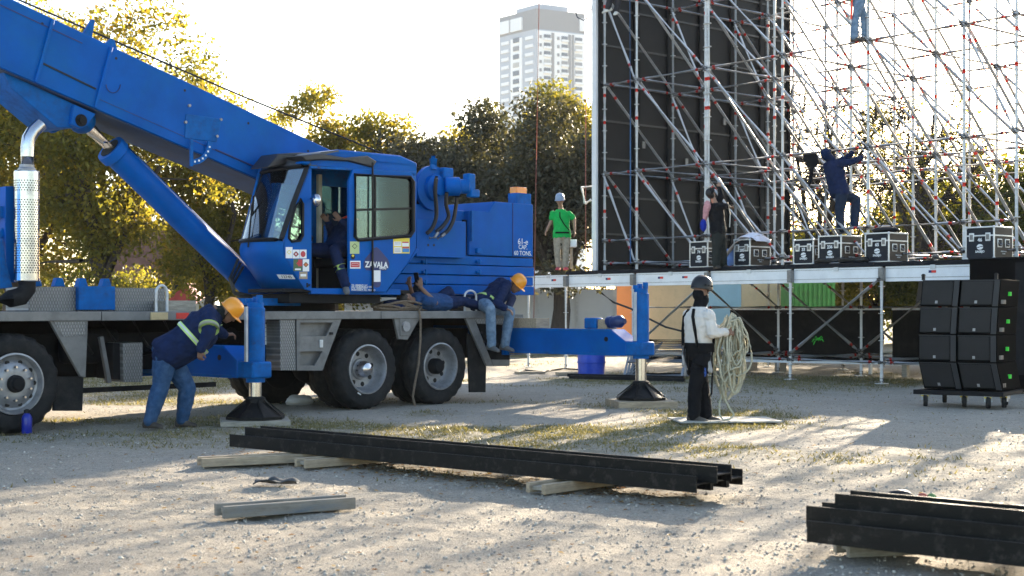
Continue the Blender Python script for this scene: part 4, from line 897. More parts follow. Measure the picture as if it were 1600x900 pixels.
# --- side box, counterweight, winch
B('hydraulic_box', (cr(651, 370, .3).x, .3, cr(690, 402, .3).z), (cr(728, 370, .3).x, 1.0, cr(690, 344, .3).z), m_blue)
B('rear_body', (cr(655, 340, .55).x, .55, 1.95), (cr(733, 340, .55).x, 2.2, cr(733, 330, .55).z), m_blue)
CW = .45
top = [(733, 402), (733, 328), (763, 325), (772, 319), (801, 316), (833, 316), (833, 402)]
zc = lambda y: cr(760, y, CW).z
mb = MB(); pts = [cr(x, y, CW) for x, y in top]
uL, uM, uR = cr(733, 400, CW).x, cr(801, 400, CW).x, cr(833, 400, CW).x
zb = cr(800, 401, CW).z; zt1 = cr(740, 329, CW).z; zt2 = cr(800, 317, CW).z
us = cr(764, 325, CW).x; us2 = cr(773, 319, CW).x
mb.prism([V((uL, CW, zb)), V((uR, CW, zb)), V((uR, CW, zt2)), V((us2, CW, zt2)), V((us, CW, zt1)), V((uL, CW, zt1))], (0, 1.75, 0)); cwt = mb.build('counterweight', m_blue, crane, bevel=.012)
mb = MB(); mb.bar(V((uM, CW - .003, zb)), V((uM, CW - .003, zt2)), .01, .01, up=YW); mb.build('corner_seam', m_navyd, cwt)
mb = MB(); mb.box((cr(733.5, 350, CW).x, CW - .05, zc(378)), (cr(737, 350, CW).x, CW - .002, zc(331))); mb.build('door_edge', m_blue2, cwt)
mb = MB(); mb.box((cr(729, 350, CW).x, CW + .05, zb), (cr(733, 350, CW).x, CW + .5, zc(345))); mb.build('gap_panel', m_chass, crane)
zl = [zb - .012] + [cr(800, y, CW).z for y in (416.5, 432, 446.5, 461.5)]
uq = cr(626, 420, CW).x
for i in range(4):
    d = .16 * i
    mb = MB(); mb.box((uq - .1 * i, CW - .02 * (i % 2), zl[i + 1] + .006), (uR, CW + 1.75, zl[i] - .006)); mb.build('counterweight_slab', m_blue, crane, bevel=.008)
    if i < 3:
        for x in ((662, 746) if i < 2 else (662,)):
            c = cr(x, 409 + i * 16, CW - .02); mb = MB(); mb.box((c.x - .05, CW - .07, c.z - .02), (c.x + .05, CW - .021, c.z + .02)); mb.box((c.x - .02, CW - .085, c.z - .04), (c.x + .015, CW - .06, c.z + .04)); mb.build('slab_clamp', m_blue2, crane, bevel=.006)
c = cr(747, 392, CW - .02); B('slab_clamp', (c.x - .05, CW - .06, c.z - .04), (c.x + .05, CW - .002, c.z + .04), m_blue2)
for t, y, s in (('61-e', 378, .135), ('CAP.', 386.5, .1), ('60 TONS.', 396, .1)):
    a = cr(817, y, CW - .003); text(t, s, (a.x, CW - .004, a.z), XU, ZU, m_white, crane, bold=.0)
# beacon
a, b = cr(808, 316, CW + .1), cr(830, 303, CW + .1); B('beacon_mount', (a.x, CW + .1, a.z - .02), (b.x, CW + .3, b.z), m_blue2)
a, b = cr(809, 303, CW + .1), cr(825, 293, CW + .1); B('beacon', (a.x, CW + .12, a.z + .003), (b.x, CW + .28, b.z), mat('beacon_orange', (.85, .22, .01), .2, coat=.5), bevel=.012)
# winch
wc = cr(674, 294, .4); zr_ = .33
mb = MB(); mb.lathe([(.05, -.02), (zr_, -.02), (zr_, .05), (.2, .06), (.19, .12), (.12, .14), (.12, .2), (.05, .2)], wc, (0, -1, 0), 36); wi = mb.build('winch', m_blue, crane)
mb = MB(); mb.lathe([(.24, .03), (.24, .9)], wc, (0, 1, 0), 24); mb.build('rope_drum', m_chass, wi); mb = MB(); mb.lathe([(.1, .9), (zr_, .9), (zr_, .95), (.1, .95)], wc, (0, 1, 0), 36); mb.build('drum_flange', m_blue, wi)
mb = MB(); mb.prism([wc + V((-.3, .02, -.25)), wc + V((.3, .02, -.25)), wc + V((.3, .02, -.62)), wc + V((-.3, .02, -.62))], (0, .2, 0)); mb.build('winch_stand', m_blue, wi, bevel=.01)
mb = MB(); mm = wc + V((.12, -.18, .02)); mb.lathe([(.1, -.02), (.14, 0), (.14, .2), (.11, .22), (.11, .34), (.06, .36)], mm, (.75, -.6, .02), 20); mb.build('winch_motor', m_blue, wi)
q = mm + V((.75, -.6, .02)).normalized() * .3
for c_, s_ in ((q + V((.05, -.02, .06)), (.07, .07, .13)), (q + V((.1, -.05, -.1)), (.09, .06, .06)), (wc + V((.22, -.08, .22)), (.1, .07, .09))):
    mb = MB(); mb.obox(c_, (s_[0], 0, 0), (0, s_[1], 0), (0, 0, s_[2])); mb.build('motor_valve', m_blue2, wi, bevel=.02)
mb = MB(); mb.cyl(wc + V((-.02, -.06, .27)), wc + V((-.02, -.06, .43)), .06, n=10); mb.cyl(wc + V((-.02, -.06, .43)), wc + V((-.02, -.06, .47)), .035, n=8); mb.build('filler_cap', m_blue2, wi)
for pts in ([(682, 275), (680, 300), (682, 335), (676, 355), (667, 365)], [(698, 300), (697, 320), (701, 338), (693, 352), (682, 362)], [(714, 305), (712, 325), (708, 345), (700, 360), (690, 368)]):
    mb = MB(); qq = [cr(x, y, .12 + .03 * i) for i, (x, y) in enumerate(pts)]
    sm = []
    for i in range(len(qq) - 1):
        for k in range(4):
            t = k / 4; p0 = qq[max(0, i - 1)]; p1 = qq[i]; p2 = qq[i + 1]; p3 = qq[min(len(qq) - 1, i + 2)]
            sm.append(.5 * ((2 * p1) + (p2 - p0) * t + (2 * p0 - 5 * p1 + 4 * p2 - p3) * t * t + (3 * p1 - p0 - 3 * p2 + p3) * t ** 3))
    mb.tube(sm + [qq[-1]], .03, 8); mb.build('hose', m_hose, crane)
mb = MB(); mb.tube([cr(671, 372, .2), cr(679, 371, .18), cr(685, 363, .15)], .022, 8); mb.tube([cr(683, 373, .2), cr(690, 369, .16), cr(695, 365, .15)], .022, 8); mb.build('hose_fitting', m_rim, crane)
for x in (669, 678):
    c = cr(x, 383, .297); mb = MB(); mb.cyl(c, c + V((0, -.004, 0)), .02, n=10); mb.build('bolt_hole', m_black, crane)
# ------------------------------------------------------------------ stage and scaffold (local x = E towards near right, y = F away to the right)
EA = math.atan2(-.76, .65); E = V((math.cos(EA), math.sin(EA), 0)); Fv = V((-E.y, E.x, 0)); SP = V((6.87, 26.2, 0))
stage = thing('stage', 'stage platform on steel posts edged with a white aluminium beam', 'stage', SP, EA)
DECK = 2.25
posts = [3.9, 2.1, 0, -2.1, -4.25, -6.4, -8.55, -9.85]
TR = .032
def tubemesh(name, L, rings=False, bands=(.2,), r=TR, heads=True):
    mb = MB(); z = [0]
    cuts = []
    for b in bands: cuts += [(b, b + .075), (L - b - .075, L - b)]
    cuts.sort(); z0 = 0
    for a, b in cuts:
        if a > z0: mb.tube([(0, 0, z0), (0, 0, a)], r, 10, caps=False, mi=0)
        mb.tube([(0, 0, a), (0, 0, b)], r + .002, 10, mi=1); z0 = b
    mb.tube([(0, 0, z0), (0, 0, L)], r, 10, mi=0)
    if heads:
        for a, b in ((-.005, .06), (L - .06, L + .005)): mb.tube([(0, 0, a), (0, 0, b)], r + .012, 8, mi=2)
    if rings:
        k = .25
        while k < L:
            mb.lathe([(r, -.006), (.06, -.006), (.06, .006), (r, .006)], (0, 0, k), (0, 0, 1), 10, mi=0); k += .5
    return mb.mesh(name, [m_galv, m_red, m_coup], fix=False)
m_coup = mat('coupler_steel', (.22, .21, .2), .5, .5, .2, 30)
TC = {}
def put_tube(name, p0, p1, parent, **kw):
    p0, p1 = V(p0), V(p1); L = (p1 - p0).length; key = (name, round(L, 2), tuple(sorted(kw.items())))
    if key not in TC: TC[key] = tubemesh(name, L, **kw)
    o = bpy.data.objects.new(name, TC[key]); COL.objects.link(o); o.parent = parent; o.location = p0
    o.rotation_euler = (p1 - p0).to_track_quat('Z', 'Y').to_euler(); return o
# beam segments, seams, deck edge
for a, b in zip(posts[:-1], posts[1:]):
    mb = MB(); mb.box((b + .045, -.05, 1.885), (a - .045, .0, 2.165)); bo = mb.build('beam', m_alu, stage, bevel=.006)
    mb = MB(); mb.box((b + .05, -.056, 1.95), (a - .05, -.0505, 1.957)); mb.box((b + .05, -.056, 2.125), (a - .05, -.0505, 2.131)); mb.build('beam_groove', m_coup, bo)
    c = (a + b) / 2; mb = MB(); mb.box((c - .05, -.07, 2.1), (c + .05, -.052, 2.175)); mb.build('beam_clip', m_galv, bo)
for x, in ((1.05,), (-4.9,), (-5.6,), (-9.0,), (-7.2,)):
    mb = MB(); mb.box((x - .09, -.058, 2.03), (x - .03, -.0515, 2.075), mi=1); mb.box((x - .03, -.058, 2.03), (x + .06, -.0515, 2.075)); mb.build('label_tape', [m_red, m_navyd], stage)
m_deck = mat('deck_black', (.010, .011, .015), .75, var=.3, spec=.2)
for i in range(6):
    x0 = -8.6 + i * 2.1; mb = MB(); mb.box((x0 + .005, -.07, 2.17), (x0 + 2.095, 8.2, DECK)); mb.build('deck_panel', m_deck, stage, bevel=.004)
mb = MB(); mb.box((4.0, -.07, 2.17), (6.5, 8.2, DECK)); mb.build('deck_panel', m_deck, stage)
for j, y in enumerate((-.1, 2.2, 4.5)):
    for x in posts:
        if j and x < -9: continue
        o = put_tube('post', (x, y, .05), (x, y, 2.12 if j == 0 else 2.15), stage, rings=True, bands=())
        mb = MB(); mb.box((x - .09, y - .09, .004), (x + .09, y + .09, .02)); mb.cyl((x, y, .02), (x, y, .3), .017, n=8); mb.build('base_plate', m_galv, o.parent)
        if j == 0:
            mb = MB(); mb.box((x - .05, y - .05, 1.9), (x + .05, y + .06, 2.14)); mb.build('post_head', m_coup, stage, bevel=.008)
    for a, b in zip(posts, posts[1:]):
        if j and b < -9: continue
        put_tube('ledger', (b, y, .40), (a, y, .40), stage)
        if j: put_tube('ledger', (b, y, 1.42), (a, y, 1.42), stage)
for a, b in ((-2.1, 0), (-6.4, -4.25)): put_tube('brace', (a, -.14, .5), (b, -.14, 1.95), stage)
for a, b in ((-4.25, -2.1), (0, -2.1), (2.1, 0), (-6.4, -4.25)): put_tube('brace', (a, 2.15, 2.0), (b, 2.15, .5), stage); put_tube('brace', (a - .5, 4.45, 2.0), (b - .5, 4.45, .5), stage)
for x in posts[:-2]:
    put_tube('ledger', (x, -.1, .44), (x, 2.2, .44), stage); put_tube('ledger', (x, 2.2, .44), (x, 4.5, .44), stage)
# bright green tape on one post
mb = MB()
for k in range(7):
    a = k * .9; d = V((math.cos(a), math.sin(a) * .4, .5 * math.sin(a * 1.7))); c = V((-2.28, 1.0, .78)); mb.tube([c, c + d * .1, c + d * .14 + V((0, 0, -.05))], [.02, .014, .006], 5)
o = thing('green_glove', 'bright green glove hung on the under-stage ledger', 'glove', MATX[stage.name] @ V((-2.28, 1.0, .7)), EA)
mbx = MB(); mbx.v = [(x + 2.28, y - 1.0, z - .7) for x, y, z in mb.v]; mbx.f = mb.f; mbx.m = mb.m; mbx.build('glove_fabric', mat('lime_green', (.05, .75, .05), .6), o)
# black panels under the stage
m_blk = mat('stage_skirt_black', (.007, .0068, .0065), .7, spec=.1, var=.3, dirt=(.06, .055, .05), damt=.35, dscale=4)
for k, (a, b, lb) in enumerate([(-6.3, -2.2, 'long scuffed black panel standing under the stage left of the gap'), (-1.9, 2.6, 'long scuffed black panel standing under the stage right of the gap')]):
    o = thing('black_hoarding', lb, 'hoarding', MATX[stage.name] @ V((a, 3.0, 0)), EA, 'black panels under the stage')
    mb = MB(); mb.box((0, 0, .28), (b - a, .05, 1.36)); mb.build('sheet', m_blk, o)
    mb = MB(); mb.box((-.01, -.01, 1.36), (b - a + .01, .06, 1.4)); mb.build('top_rail', m_galv, o)
    for x in (.3, b - a - .3):
        mb = MB(); mb.box((x - .03, 0.052, 0), (x + .03, .11, 1.3)); mb.build('foot', m_galv, o)

# scaffold tower
GO = SP + E * -5.03 + Fv * .735; GO.z = 0; SE, SF = 2.07, 2.3
scaf = thing('scaffold_tower', 'tall galvanised scaffold with many diagonal braces and red tape marks', 'scaffold', GO, EA)
I = [-1.5, -1, 0, 1, 2, 3, 3.5]; LV = [2.42, 4.5, 6.55, 8.6]
rs = random.Random(3)
for j in range(4):
    for i in I: put_tube('upright', (i * SE, j * SF, DECK), (i * SE, j * SF, 9.75), scaf, rings=True, bands=(1.35, 3.4), heads=False)
    for z in LV:
        for a, b in zip(I, I[1:]): put_tube('ledger', (a * SE, j * SF, z), (b * SE, j * SF, z), scaf)
    for z0, z1 in zip(LV, LV[1:]):
        for a, b in zip(I, I[1:]):
            if rs.random() < .07: continue
            put_tube('brace', (a * SE, j * SF - .05, z1), (b * SE, j * SF - .05, z0), scaf, bands=(.35,), heads=True)
for a, b in zip(I, I[1:]): put_tube('guard_rail', (a * SE, -.05, 2.95), (b * SE, -.05, 2.95), scaf)
for i in I:
    for j in range(3):
        for z in LV: put_tube('ledger', (i * SE, j * SF, z + .03), (i * SE, (j + 1) * SF, z + .03), scaf)
        for z0, z1 in zip(LV, LV[1:]):
            if rs.random() < .07: continue
            put_tube('brace', (i * SE + .05, j * SF, z1), (i * SE + .05, (j + 1) * SF, z0), scaf, bands=(.35,))

put_tube('upright', (.075, 0, DECK), (.075, 0, 9.75), scaf, rings=True, bands=(1.35, 3.4), heads=False)
# black screen wall on the far left side of the scaffold
wx = -1.5 * SE - .10; scr = thing('screen_wall', 'tall black panelled screen wall seen from behind on the stage', 'screen', GO + E * wx, EA)
m_panel = mat('screen_panel_black', (.0075, .0075, .008), .55, var=.3, scale=2, spec=.2); m_rib = mat('screen_rib', (.05, .048, .046), .5, .3)
pm = None; rw, rh = 1.15, .875
for c in range(6):
    for r in range(11):
        if pm is None:
            mb = MB(); mb.box((-.06, .012, .012), (0, rw - .012, rh - .012)); mb.box((0.001, .2, .08), (.012, .23, rh - .1)); pm = mb.mesh('panel', m_panel)
        o = bpy.data.objects.new('panel', pm); COL.objects.link(o); o.parent = scr; o.location = (rng.uniform(-.006, .006), -.1 + c * rw, DECK + r * rh)
for r in range(12):
    mb = MB(); mb.box((.004, -.1, DECK + r * rh - .022), (.03, -.1 + 6 * rw, DECK + r * rh + .022)); mb.build('cross_rail', m_rib, scr)
for c in range(7):
    mb = MB(); y = -.1 + c * rw; mb.box((.005, y - .035, DECK), (.06, y + .035, DECK + 11 * rh)); mb.build('mullion', m_chass, scr)
mb = MB(); mb.box((-.12, -.2, DECK - .05), (.02, -.102, DECK + 11 * rh)); mb.build('edge_trim', mat('edge_white', (.7, .7, .7), .6, var=.05), scr)
for yy, zz in ((1.3, 5.2), (2.8, 4.9), (4.2, 6.0)):
    mb = MB(); mb.box((.03, yy, zz), (.05, yy + .1, zz + .16)); mb.build('lock_box', m_coup, scr)

# hanging ropes
def hang(label, pts, r, m, cat='rope', name='hanging_rope', group='ropes hanging beside the screen wall'):
    mb = MB(); b = V((pts[-1][0], pts[-1][1], pts[-1][2])); o = thing(name, label, cat, b, group=group)
    mb.tube(pts, r, 6); mb.build('strand', m, o, world=True); return o
m_rr = mat('rope_red', (.22, .08, .06), .8); m_rb = mat('rope_blue', (.05, .14, .3), .8); m_rk = mat('rope_dark', (.02, .025, .05), .8)
hang('thin red rope hanging left of the man in green', [at(843, -40, 33), at(838, 250, 33), at(834, 500, 33)], .012, m_rr)
hang('thin red rope hanging right of the man in green', [at(917, -40, 33), at(915, 200, 33), at(915, 412, 33)], .012, m_rr)
hang('thin blue rope hanging in front of the black screen wall', [at(984, -40, 32), at(985, 200, 32), at(985, 412, 32)], .014, m_rb)
hang('dark cord sagging in a loop beside the tower block', [at(896, -40, 33), at(897, 10, 33), at(902, 27, 33), at(912, 32, 33), at(922, 25, 33), at(926, 5, 33), at(928, -40, 33)], .013, m_rk)
hang('black cable drooping under the stage beam', [at(940, 458, 31), at(958, 472, 30.8), at(985, 482, 30.5), at(1010, 496, 30), at(1040, 511, 29.5), at(1072, 519, 29.2), at(1100, 522, 29)], .022, m_hose, group=None)
# small white winch bracket hanging in the tree gap
o = thing('hanging_bracket', 'pale bracket hanging beside the screen wall above the man in green', 'bracket', at(920, 300, 33))
mb = MB(); mb.tube([at(908, 293, 33), at(932, 290, 33)], .03, 6); mb.tube([at(909, 293, 33), at(914, 318, 33)], .035, 6); mb.tube([at(914, 318, 33), at(924, 312, 33)], .04, 6); mb.build('bracket_arm', m_alu, o, world=True)

# ------------------------------------------------------------------ flight cases
m_casewarm = mat('case_side_warm_light', (.045, .03, .018), .6, var=.2)  # warm bounced light on the black case sides, put into the base colour
def flight_case(label, px, py, L, D, H, num, rot=0, yoff=.25, text_ok=True):
    # px,py: bottom-left corner of the front face; front lies along E at local y = yoff
    k = (px - 800) / FPX; base = SP + Fv * yoff
    t = (k * base.y - base.x) / (E.x - k * E.y); c = base + E * t; c.z = DECK + .004
    o = thing('flight_case', label, 'flight case', c, EA + rot, 'flight cases on the stage edge')
    mb = MB(); mb.box((.012, .012, .012), (L - .012, D - .012, H - .012)); mb.build('case_body', m_case if num else m_case, o)
    lid = H * .72
    def edge(a, b, w_=.026): mb = MB(); mb.box([min(x, y) - w_ / 2 for x, y in zip(a, b)], [max(x, y) + w_ / 2 for x, y in zip(a, b)]); mb.build('edge_trim', m_caseal, o, bevel=.004)
    e = .013
    for x in (e, L - e):
        for y in (e, D - e): edge((x, y, e), (x, y, H - e))
    for z in (e, H - e, lid):
        edge((e + .015, e, z), (L - e - .015, e, z)); edge((L - e, e + .015, z), (L - e, D - e - .015, z))
        if z != lid: edge((e, e + .015, z), (e, D - e - .015, z)); edge((e + .015, D - e, z), (L - e - .015, D - e, z))
    for x in (0, L):
        for y in (0, D):
            for z in (0, H):
                mb = MB(); q = [V((x, y, z)) + V(((1 if x == 0 else -1) * .018, (1 if y == 0 else -1) * .018, (1 if z == 0 else -1) * .018))]; mb.ell(q[0], (.03, 0, 0), (0, .03, 0), (0, 0, .03), 8, 6); mb.build('ball_corner', m_caseal, o)
    for x in (L * .22, L * .78):
        mb = MB(); mb.box((x - .05, -.004, lid - .1), (x + .05, .011, lid + .05)); lt = mb.build('butterfly_latch', m_caseal, o, bevel=.008); mb = MB(); mb.box((x - .03, -.008, lid - .07), (x + .03, -.0045, lid + .02)); mb.build('latch_dish', m_coup, lt)
    mb = MB(); mb.box((L - .0115, .03, .03), (L - .006, D - .03, lid - .016)); mb.build('side_panel', m_casewarm, o); mb = MB(); mb.box((L - .0115, .03, lid + .016), (L - .006, D - .03, H - .03)); mb.build('side_panel', m_casewarm, o)  # thin plates added to carry the painted warm light on this side
    for y in (D * .3, D * .7):
        mb = MB(); mb.box((L - .011, y - .075, H * .36), (L + .003, y + .075, H * .62)); hd = mb.build('handle_dish', m_caseal, o, bevel=.01); mb = MB(); mb.box((L + .0035, y - .055, H * .39), (L + .006, y + .055, H * .59)); mb.build('dish_recess', m_case, hd); mb = MB(); mb.tube([(L + .012, y - .05, H * .5), (L + .02, y - .04, H * .45), (L + .02, y + .04, H * .45), (L + .012, y + .05, H * .5)], .008, 6); mb.build('handle', m_rim, hd)
    if num: text(num, .085, (L * .5, .009, H * .59), XU, ZU, m_white, o, bold=.003)
    # S shaped emblem of two leaf halves and the name under it
    mb = MB(); cx, cz, rr = L * .5, H * .38, .062
    for sg in (1, -1):
        pts = [V((cx + sg * rr * math.cos(R(a)), .007, cz + sg * rr * .8 * math.sin(R(a)))) for a in range(10, 181, 17)] + [V((cx - sg * .02, .007, cz + sg * .0)), V((cx + sg * .035, .007, cz + sg * .015))]
        mb.prism(pts, (0, .004, 0))
    mb.build('emblem', m_white, o)
    text('SAGEJO', .052, (L * .5, .009, H * .235), XU, ZU, m_white, o, bold=.002)
    text('SAGEJO AUDIO', .028, (L + .0015 - .012 + .012, D * .5, H * .24), V((0, 1, 0)), ZU, m_white, o); text('& VIDEO', .026, (L + .0015, D * .5, H * .17), V((0, 1, 0)), ZU, m_white, o)
    return o, c
flight_case('black flight case numbered 74 left of the man in black', 1077, 419, .52, .3, .56, '74')
fc205, c205 = flight_case('black flight case numbered 205 half covered by draped clothes', 1146, 417, .44, .66, .56, '205')
flight_case('black flight case numbered 33 standing apart from its lid case', 1239, 414, .5, .45, .5, '33')
flight_case('black flight case numbered 236 behind the black cable coil', 1278, 412, .55, .66, .55, '236')
fc65, c65 = flight_case('black flight case numbered 65 with a black bag on top', 1351, 410, .54, .62, .56, '65')
flight_case('black flight case numbered 46 at the right end of the stage', 1508, 404, .57, .62, .58, '46')
# clothes over case 205
o = thing('draped_clothes', 'pale jacket and blue shirt draped over the flight case numbered 205', 'clothes', c205)
def cloth(name, g, m, n=(14, 10), amp=.03):
    """g(s,t)->world point"""
    mb = MB(); a, b = n; vs = []
    for i in range(a + 1):
        for j in range(b + 1):
            p = g(i / a, j / b); q = p * 9; vs.append(p + V((mnoise.noise(q), mnoise.noise(q + V((5, 1, 2))), mnoise.noise(q + V((9, 4, 7))))) * amp)
    k = b + 1; fs = [(i * k + j, i * k + j + 1, (i + 1) * k + j + 1, (i + 1) * k + j) for i in range(a) for j in range(b)]
    mb.add(vs, fs); ob = mb.build(name, m, o, world=True, sharp=80); s_ = ob.modifiers.new('Solidify', 'SOLIDIFY'); s_.thickness = .02; s_.offset = 0
    u = ob.modifiers.new('Subsurf', 'SUBSURF'); u.levels = u.render_levels = 1; return ob
def W(x, y, z): return c205 + E * x + Fv * y + V((0, 0, z))
cloth('jacket', lambda s, t: (W(-.32, -.10, .02).lerp(W(.05, -.06, .44), min(1, s / .55)) if s < .55 else W(.05, -.06, .44).lerp(W(.5, .1, .62), (s - .55) / .45)) + Fv * (.12 + .25 * s) * t + V((0, 0, .1 * t * (1 - s) + .05 * math.sin(3.1 * s))), mat('cloth_beige', (.55, .48, .45), .9))
cloth('white_shirt', lambda s, t: W(.02 + .55 * s, .02 + .5 * t, .6 + .09 * math.sin(3.14 * s) * math.sin(3.14 * t) - .1 * (abs(2 * s - 1) ** 4)), mat('cloth_white', (.72, .7, .78), .9))
cloth('blue_shirt', lambda s, t: W(-.34 + .3 * t, .1 + .1 * s, .38 - .36 * s + .04 * t), mat('cloth_blue', (.2, .34, .75), .9), (8, 8))
# cable coils and bag
for k, (x, lb) in enumerate(((-1.35, 'left black cable coil lying on the stage edge'), (-.78, 'right black cable coil lying on the stage edge'))):
    c = SP + E * x + Fv * .12; c.z = DECK; o = thing('cable_coil', lb, 'cable', c, EA, 'black cable coils on the stage edge'); mb = MB()
    mb.tube([((.27 + .03 * math.sin(i * .7)) * math.cos(i * .33), (.17 + .02 * math.sin(i * .9)) * math.sin(i * .33), .025 + .006 * i / 8 + .012 * math.sin(i * .5 + k)) for i in range(90)], .022, 6); mb.build('cable', m_hose, o)
o = thing('black_bag', 'soft black bag lying on the flight case numbered 65', 'bag', c65 + V((0, 0, .562)), EA); mb = MB(); mb.ell((.28, .28, .05), (.28, 0, 0), (0, .2, 0), (0, 0, .075)); ob = mb.build('bag_body', m_black, o); mb = MB(); mb.tube([(.12, .28, .1), (.2, .28, .17), (.36, .28, .17), (.44, .28, .1)], .012, 6); mb.build('bag_handle', m_black, o)

# black subwoofers closing the stage at the right
for k, (a, b) in enumerate(((2.2, 3.3), (3.32, 4.5))):
    c = SP + E * a + Fv * -.75; c.z = 0; o = thing('stage_box', ['tall black box under the stage edge left of the seam', 'tall black box under the stage edge at the picture edge'][k], 'box', c, EA, 'tall black boxes closing the stage')
    mb = MB(); mb.box((0, 0, .02), (b - a, .6, 2.22)); mb.build('box_body', m_cordura, o, bevel=.015); mb = MB(); mb.box((b - a - .25, -.012, .3), (b - a - .08, -.001, 2.15)); mb.build('side_strip', m_chass, o)
    mb = MB(); mb.box((-.01, -.02, 2.222), (b - a + .01, .62, 2.24)); mb.build('box_lid', m_deck, o)

# ------------------------------------------------------------------ line array speakers on a dolly
sa = math.atan2(-.563, .826); se = V((math.cos(sa), math.sin(sa), 0)); sf = V((-se.y, se.x, 0)); S0 = V((5.78, 20.25, 0))
dol = thing('speaker_dolly', 'low black wheeled dolly carrying the speaker cabinets', 'dolly', S0, sa)
mb = MB(); mb.box((-.06, -.03, .17), (1.2, .04, .235)); mb.build('frame_bar', m_chass, dol, bevel=.006); mb = MB(); mb.box((-.06, .95, .17), (1.2, 1.02, .235)); mb.build('frame_bar', m_chass, dol, bevel=.006)
for x in (-.06, .5, 1.13): mb = MB(); mb.box((x, .04, .175), (x + .07, .95, .23)); mb.build('cross_bar', m_chass, dol, bevel=.006)
for x, y in ((.1, .03), (.62, .12), (.98, .03), (.1, .9), (.98, .9), (1.12, .3)):
    c = V((x, y, .085)); mb = MB(); mb.lathe([(.02, -.03), (.078, -.03), (.085, -.018), (.085, .018), (.078, .03), (.02, .03)], c, (1, .35, 0), 18); cs = mb.build('caster', m_rubber, dol)
    mb = MB(); mb.box((x - .05, y - .02, .09), (x - .035, y + .03, .168)); mb.box((x + .035, y - .02, .09), (x + .05, y + .03, .168)); mb.box((x - .05, y - .03, .155), (x + .05, y + .04, .169)); mb.build('caster_fork', m_galv, cs); mb = MB(); mb.box((x - .05, y - .035, .142), (x + .05, y - .031, .16)); mb.build('brake_tab', m_yellow, cs)
Z0 = .25; ch = .387
offs = [.075, .02, .0, .02]      # the stack bows: each row is shifted and tilted
names_r = ['bottom', 'second from bottom', 'third from bottom', 'top']
sk = [(.07, .0), (.0, .0), (.0, .02), (.02, .05)]   # (left inset at bottom, at top) per row
for r in range(4):
    for cidx in range(2):
        z0, z1 = Z0 + r * ch + .004, Z0 + (r + 1) * ch - .006; x0 = .0 if cidx == 0 else .552; x1 = .546 if cidx == 0 else 1.1
        lb = '%s black speaker cabinet of the %s column on the dolly' % (names_r[r], ('left', 'right')[cidx])
        o = thing('speaker_cabinet', lb, 'speaker', S0 + V((0, 0, z0)), sa, 'line array speaker cabinets')
        bi, ti = sk[r]; Hc = z1 - z0
        mb = MB(); ring = lambda z, i: [V((x0 + i, .02 + i * .5, z)), V((x1 + i, .02 + i * .5, z)), V((x1 + i, 1.0, z)), V((x0 + i, 1.0, z))]
        mb.loft([ring(0, bi), ring(Hc, ti)]); mb.build('cabinet', m_cordura, o, bevel=.008)
        sp_ = lambda x, z, y: V((x + bi + (ti - bi) * z / Hc, .02 + (bi + (ti - bi) * z / Hc) * .5 - y, z))
        mb = MB(); mb.prism([sp_(x0 + .02, .03, .001), sp_(x1 - .1, .03, .001), sp_(x1 - .1, Hc - .025, .001), sp_(x0 + .02, Hc - .025, .001)], (0, -.008, 0)); mb.build('grille', m_black, o)
        mb = MB(); mb.prism([sp_(x1 - .085, .005, .001), sp_(x1 - .012, .005, .001), sp_(x1 - .012, Hc - .005, .001), sp_(x1 - .085, Hc - .005, .001)], (0, -.014, 0)); mb.build('rigging_rail', mat('rail_dark', (.012, .013, .016), .5, .1) if 'rail_dark' not in bpy.data.materials else bpy.data.materials['rail_dark'], o)
        mb = MB(); mb.prism([sp_(x0 + .215, .045, .01), sp_(x0 + .25, .045, .01), sp_(x0 + .25, .085, .01), sp_(x0 + .215, .085, .01)], (0, -.006, 0)); mb.build('badge', m_rim, o)
        mb = MB(); mb.prism([sp_(x0 + .01, Hc - .018, .0), sp_(x1 - .01, Hc - .018, .0), sp_(x1 - .01, Hc - .004, .0), sp_(x0 + .01, Hc - .004, .0)], (0, -.006, 0)); mb.build('top_lip', bpy.data.materials['rail_dark'], o)
        if cidx == 1:
            xx = x1 + (bi + ti) / 2
            for y in (.12, .2): mb = MB(); mb.box((xx - .01, y, Hc * .1), (xx + .03, y + .03, Hc * .25)); mb.build('rigging_pin', m_coup, o)
            mb = MB(); mb.box((xx - .01, .45, Hc * .4), (xx + .035, .5, Hc * .55)); mb.build('connector', bpy.data.materials['lime_green'], o)
for x in (.06, 1.08):
    o = thing('rigging_lug', 'black rigging lug on the %s top corner of the speakers' % ('left' if x < .5 else 'right'), 'lug', S0 + se * x + sf * .06 + V((0, 0, Z0 + 4 * ch)), sa); mb = MB(); mb.box((-.02, -.02, -.004), (.02, .02, .06)); mb.cyl((0, -.02, .06), (0, .02, .06), .025, n=12); mb.build('lug_plate', m_black, o)

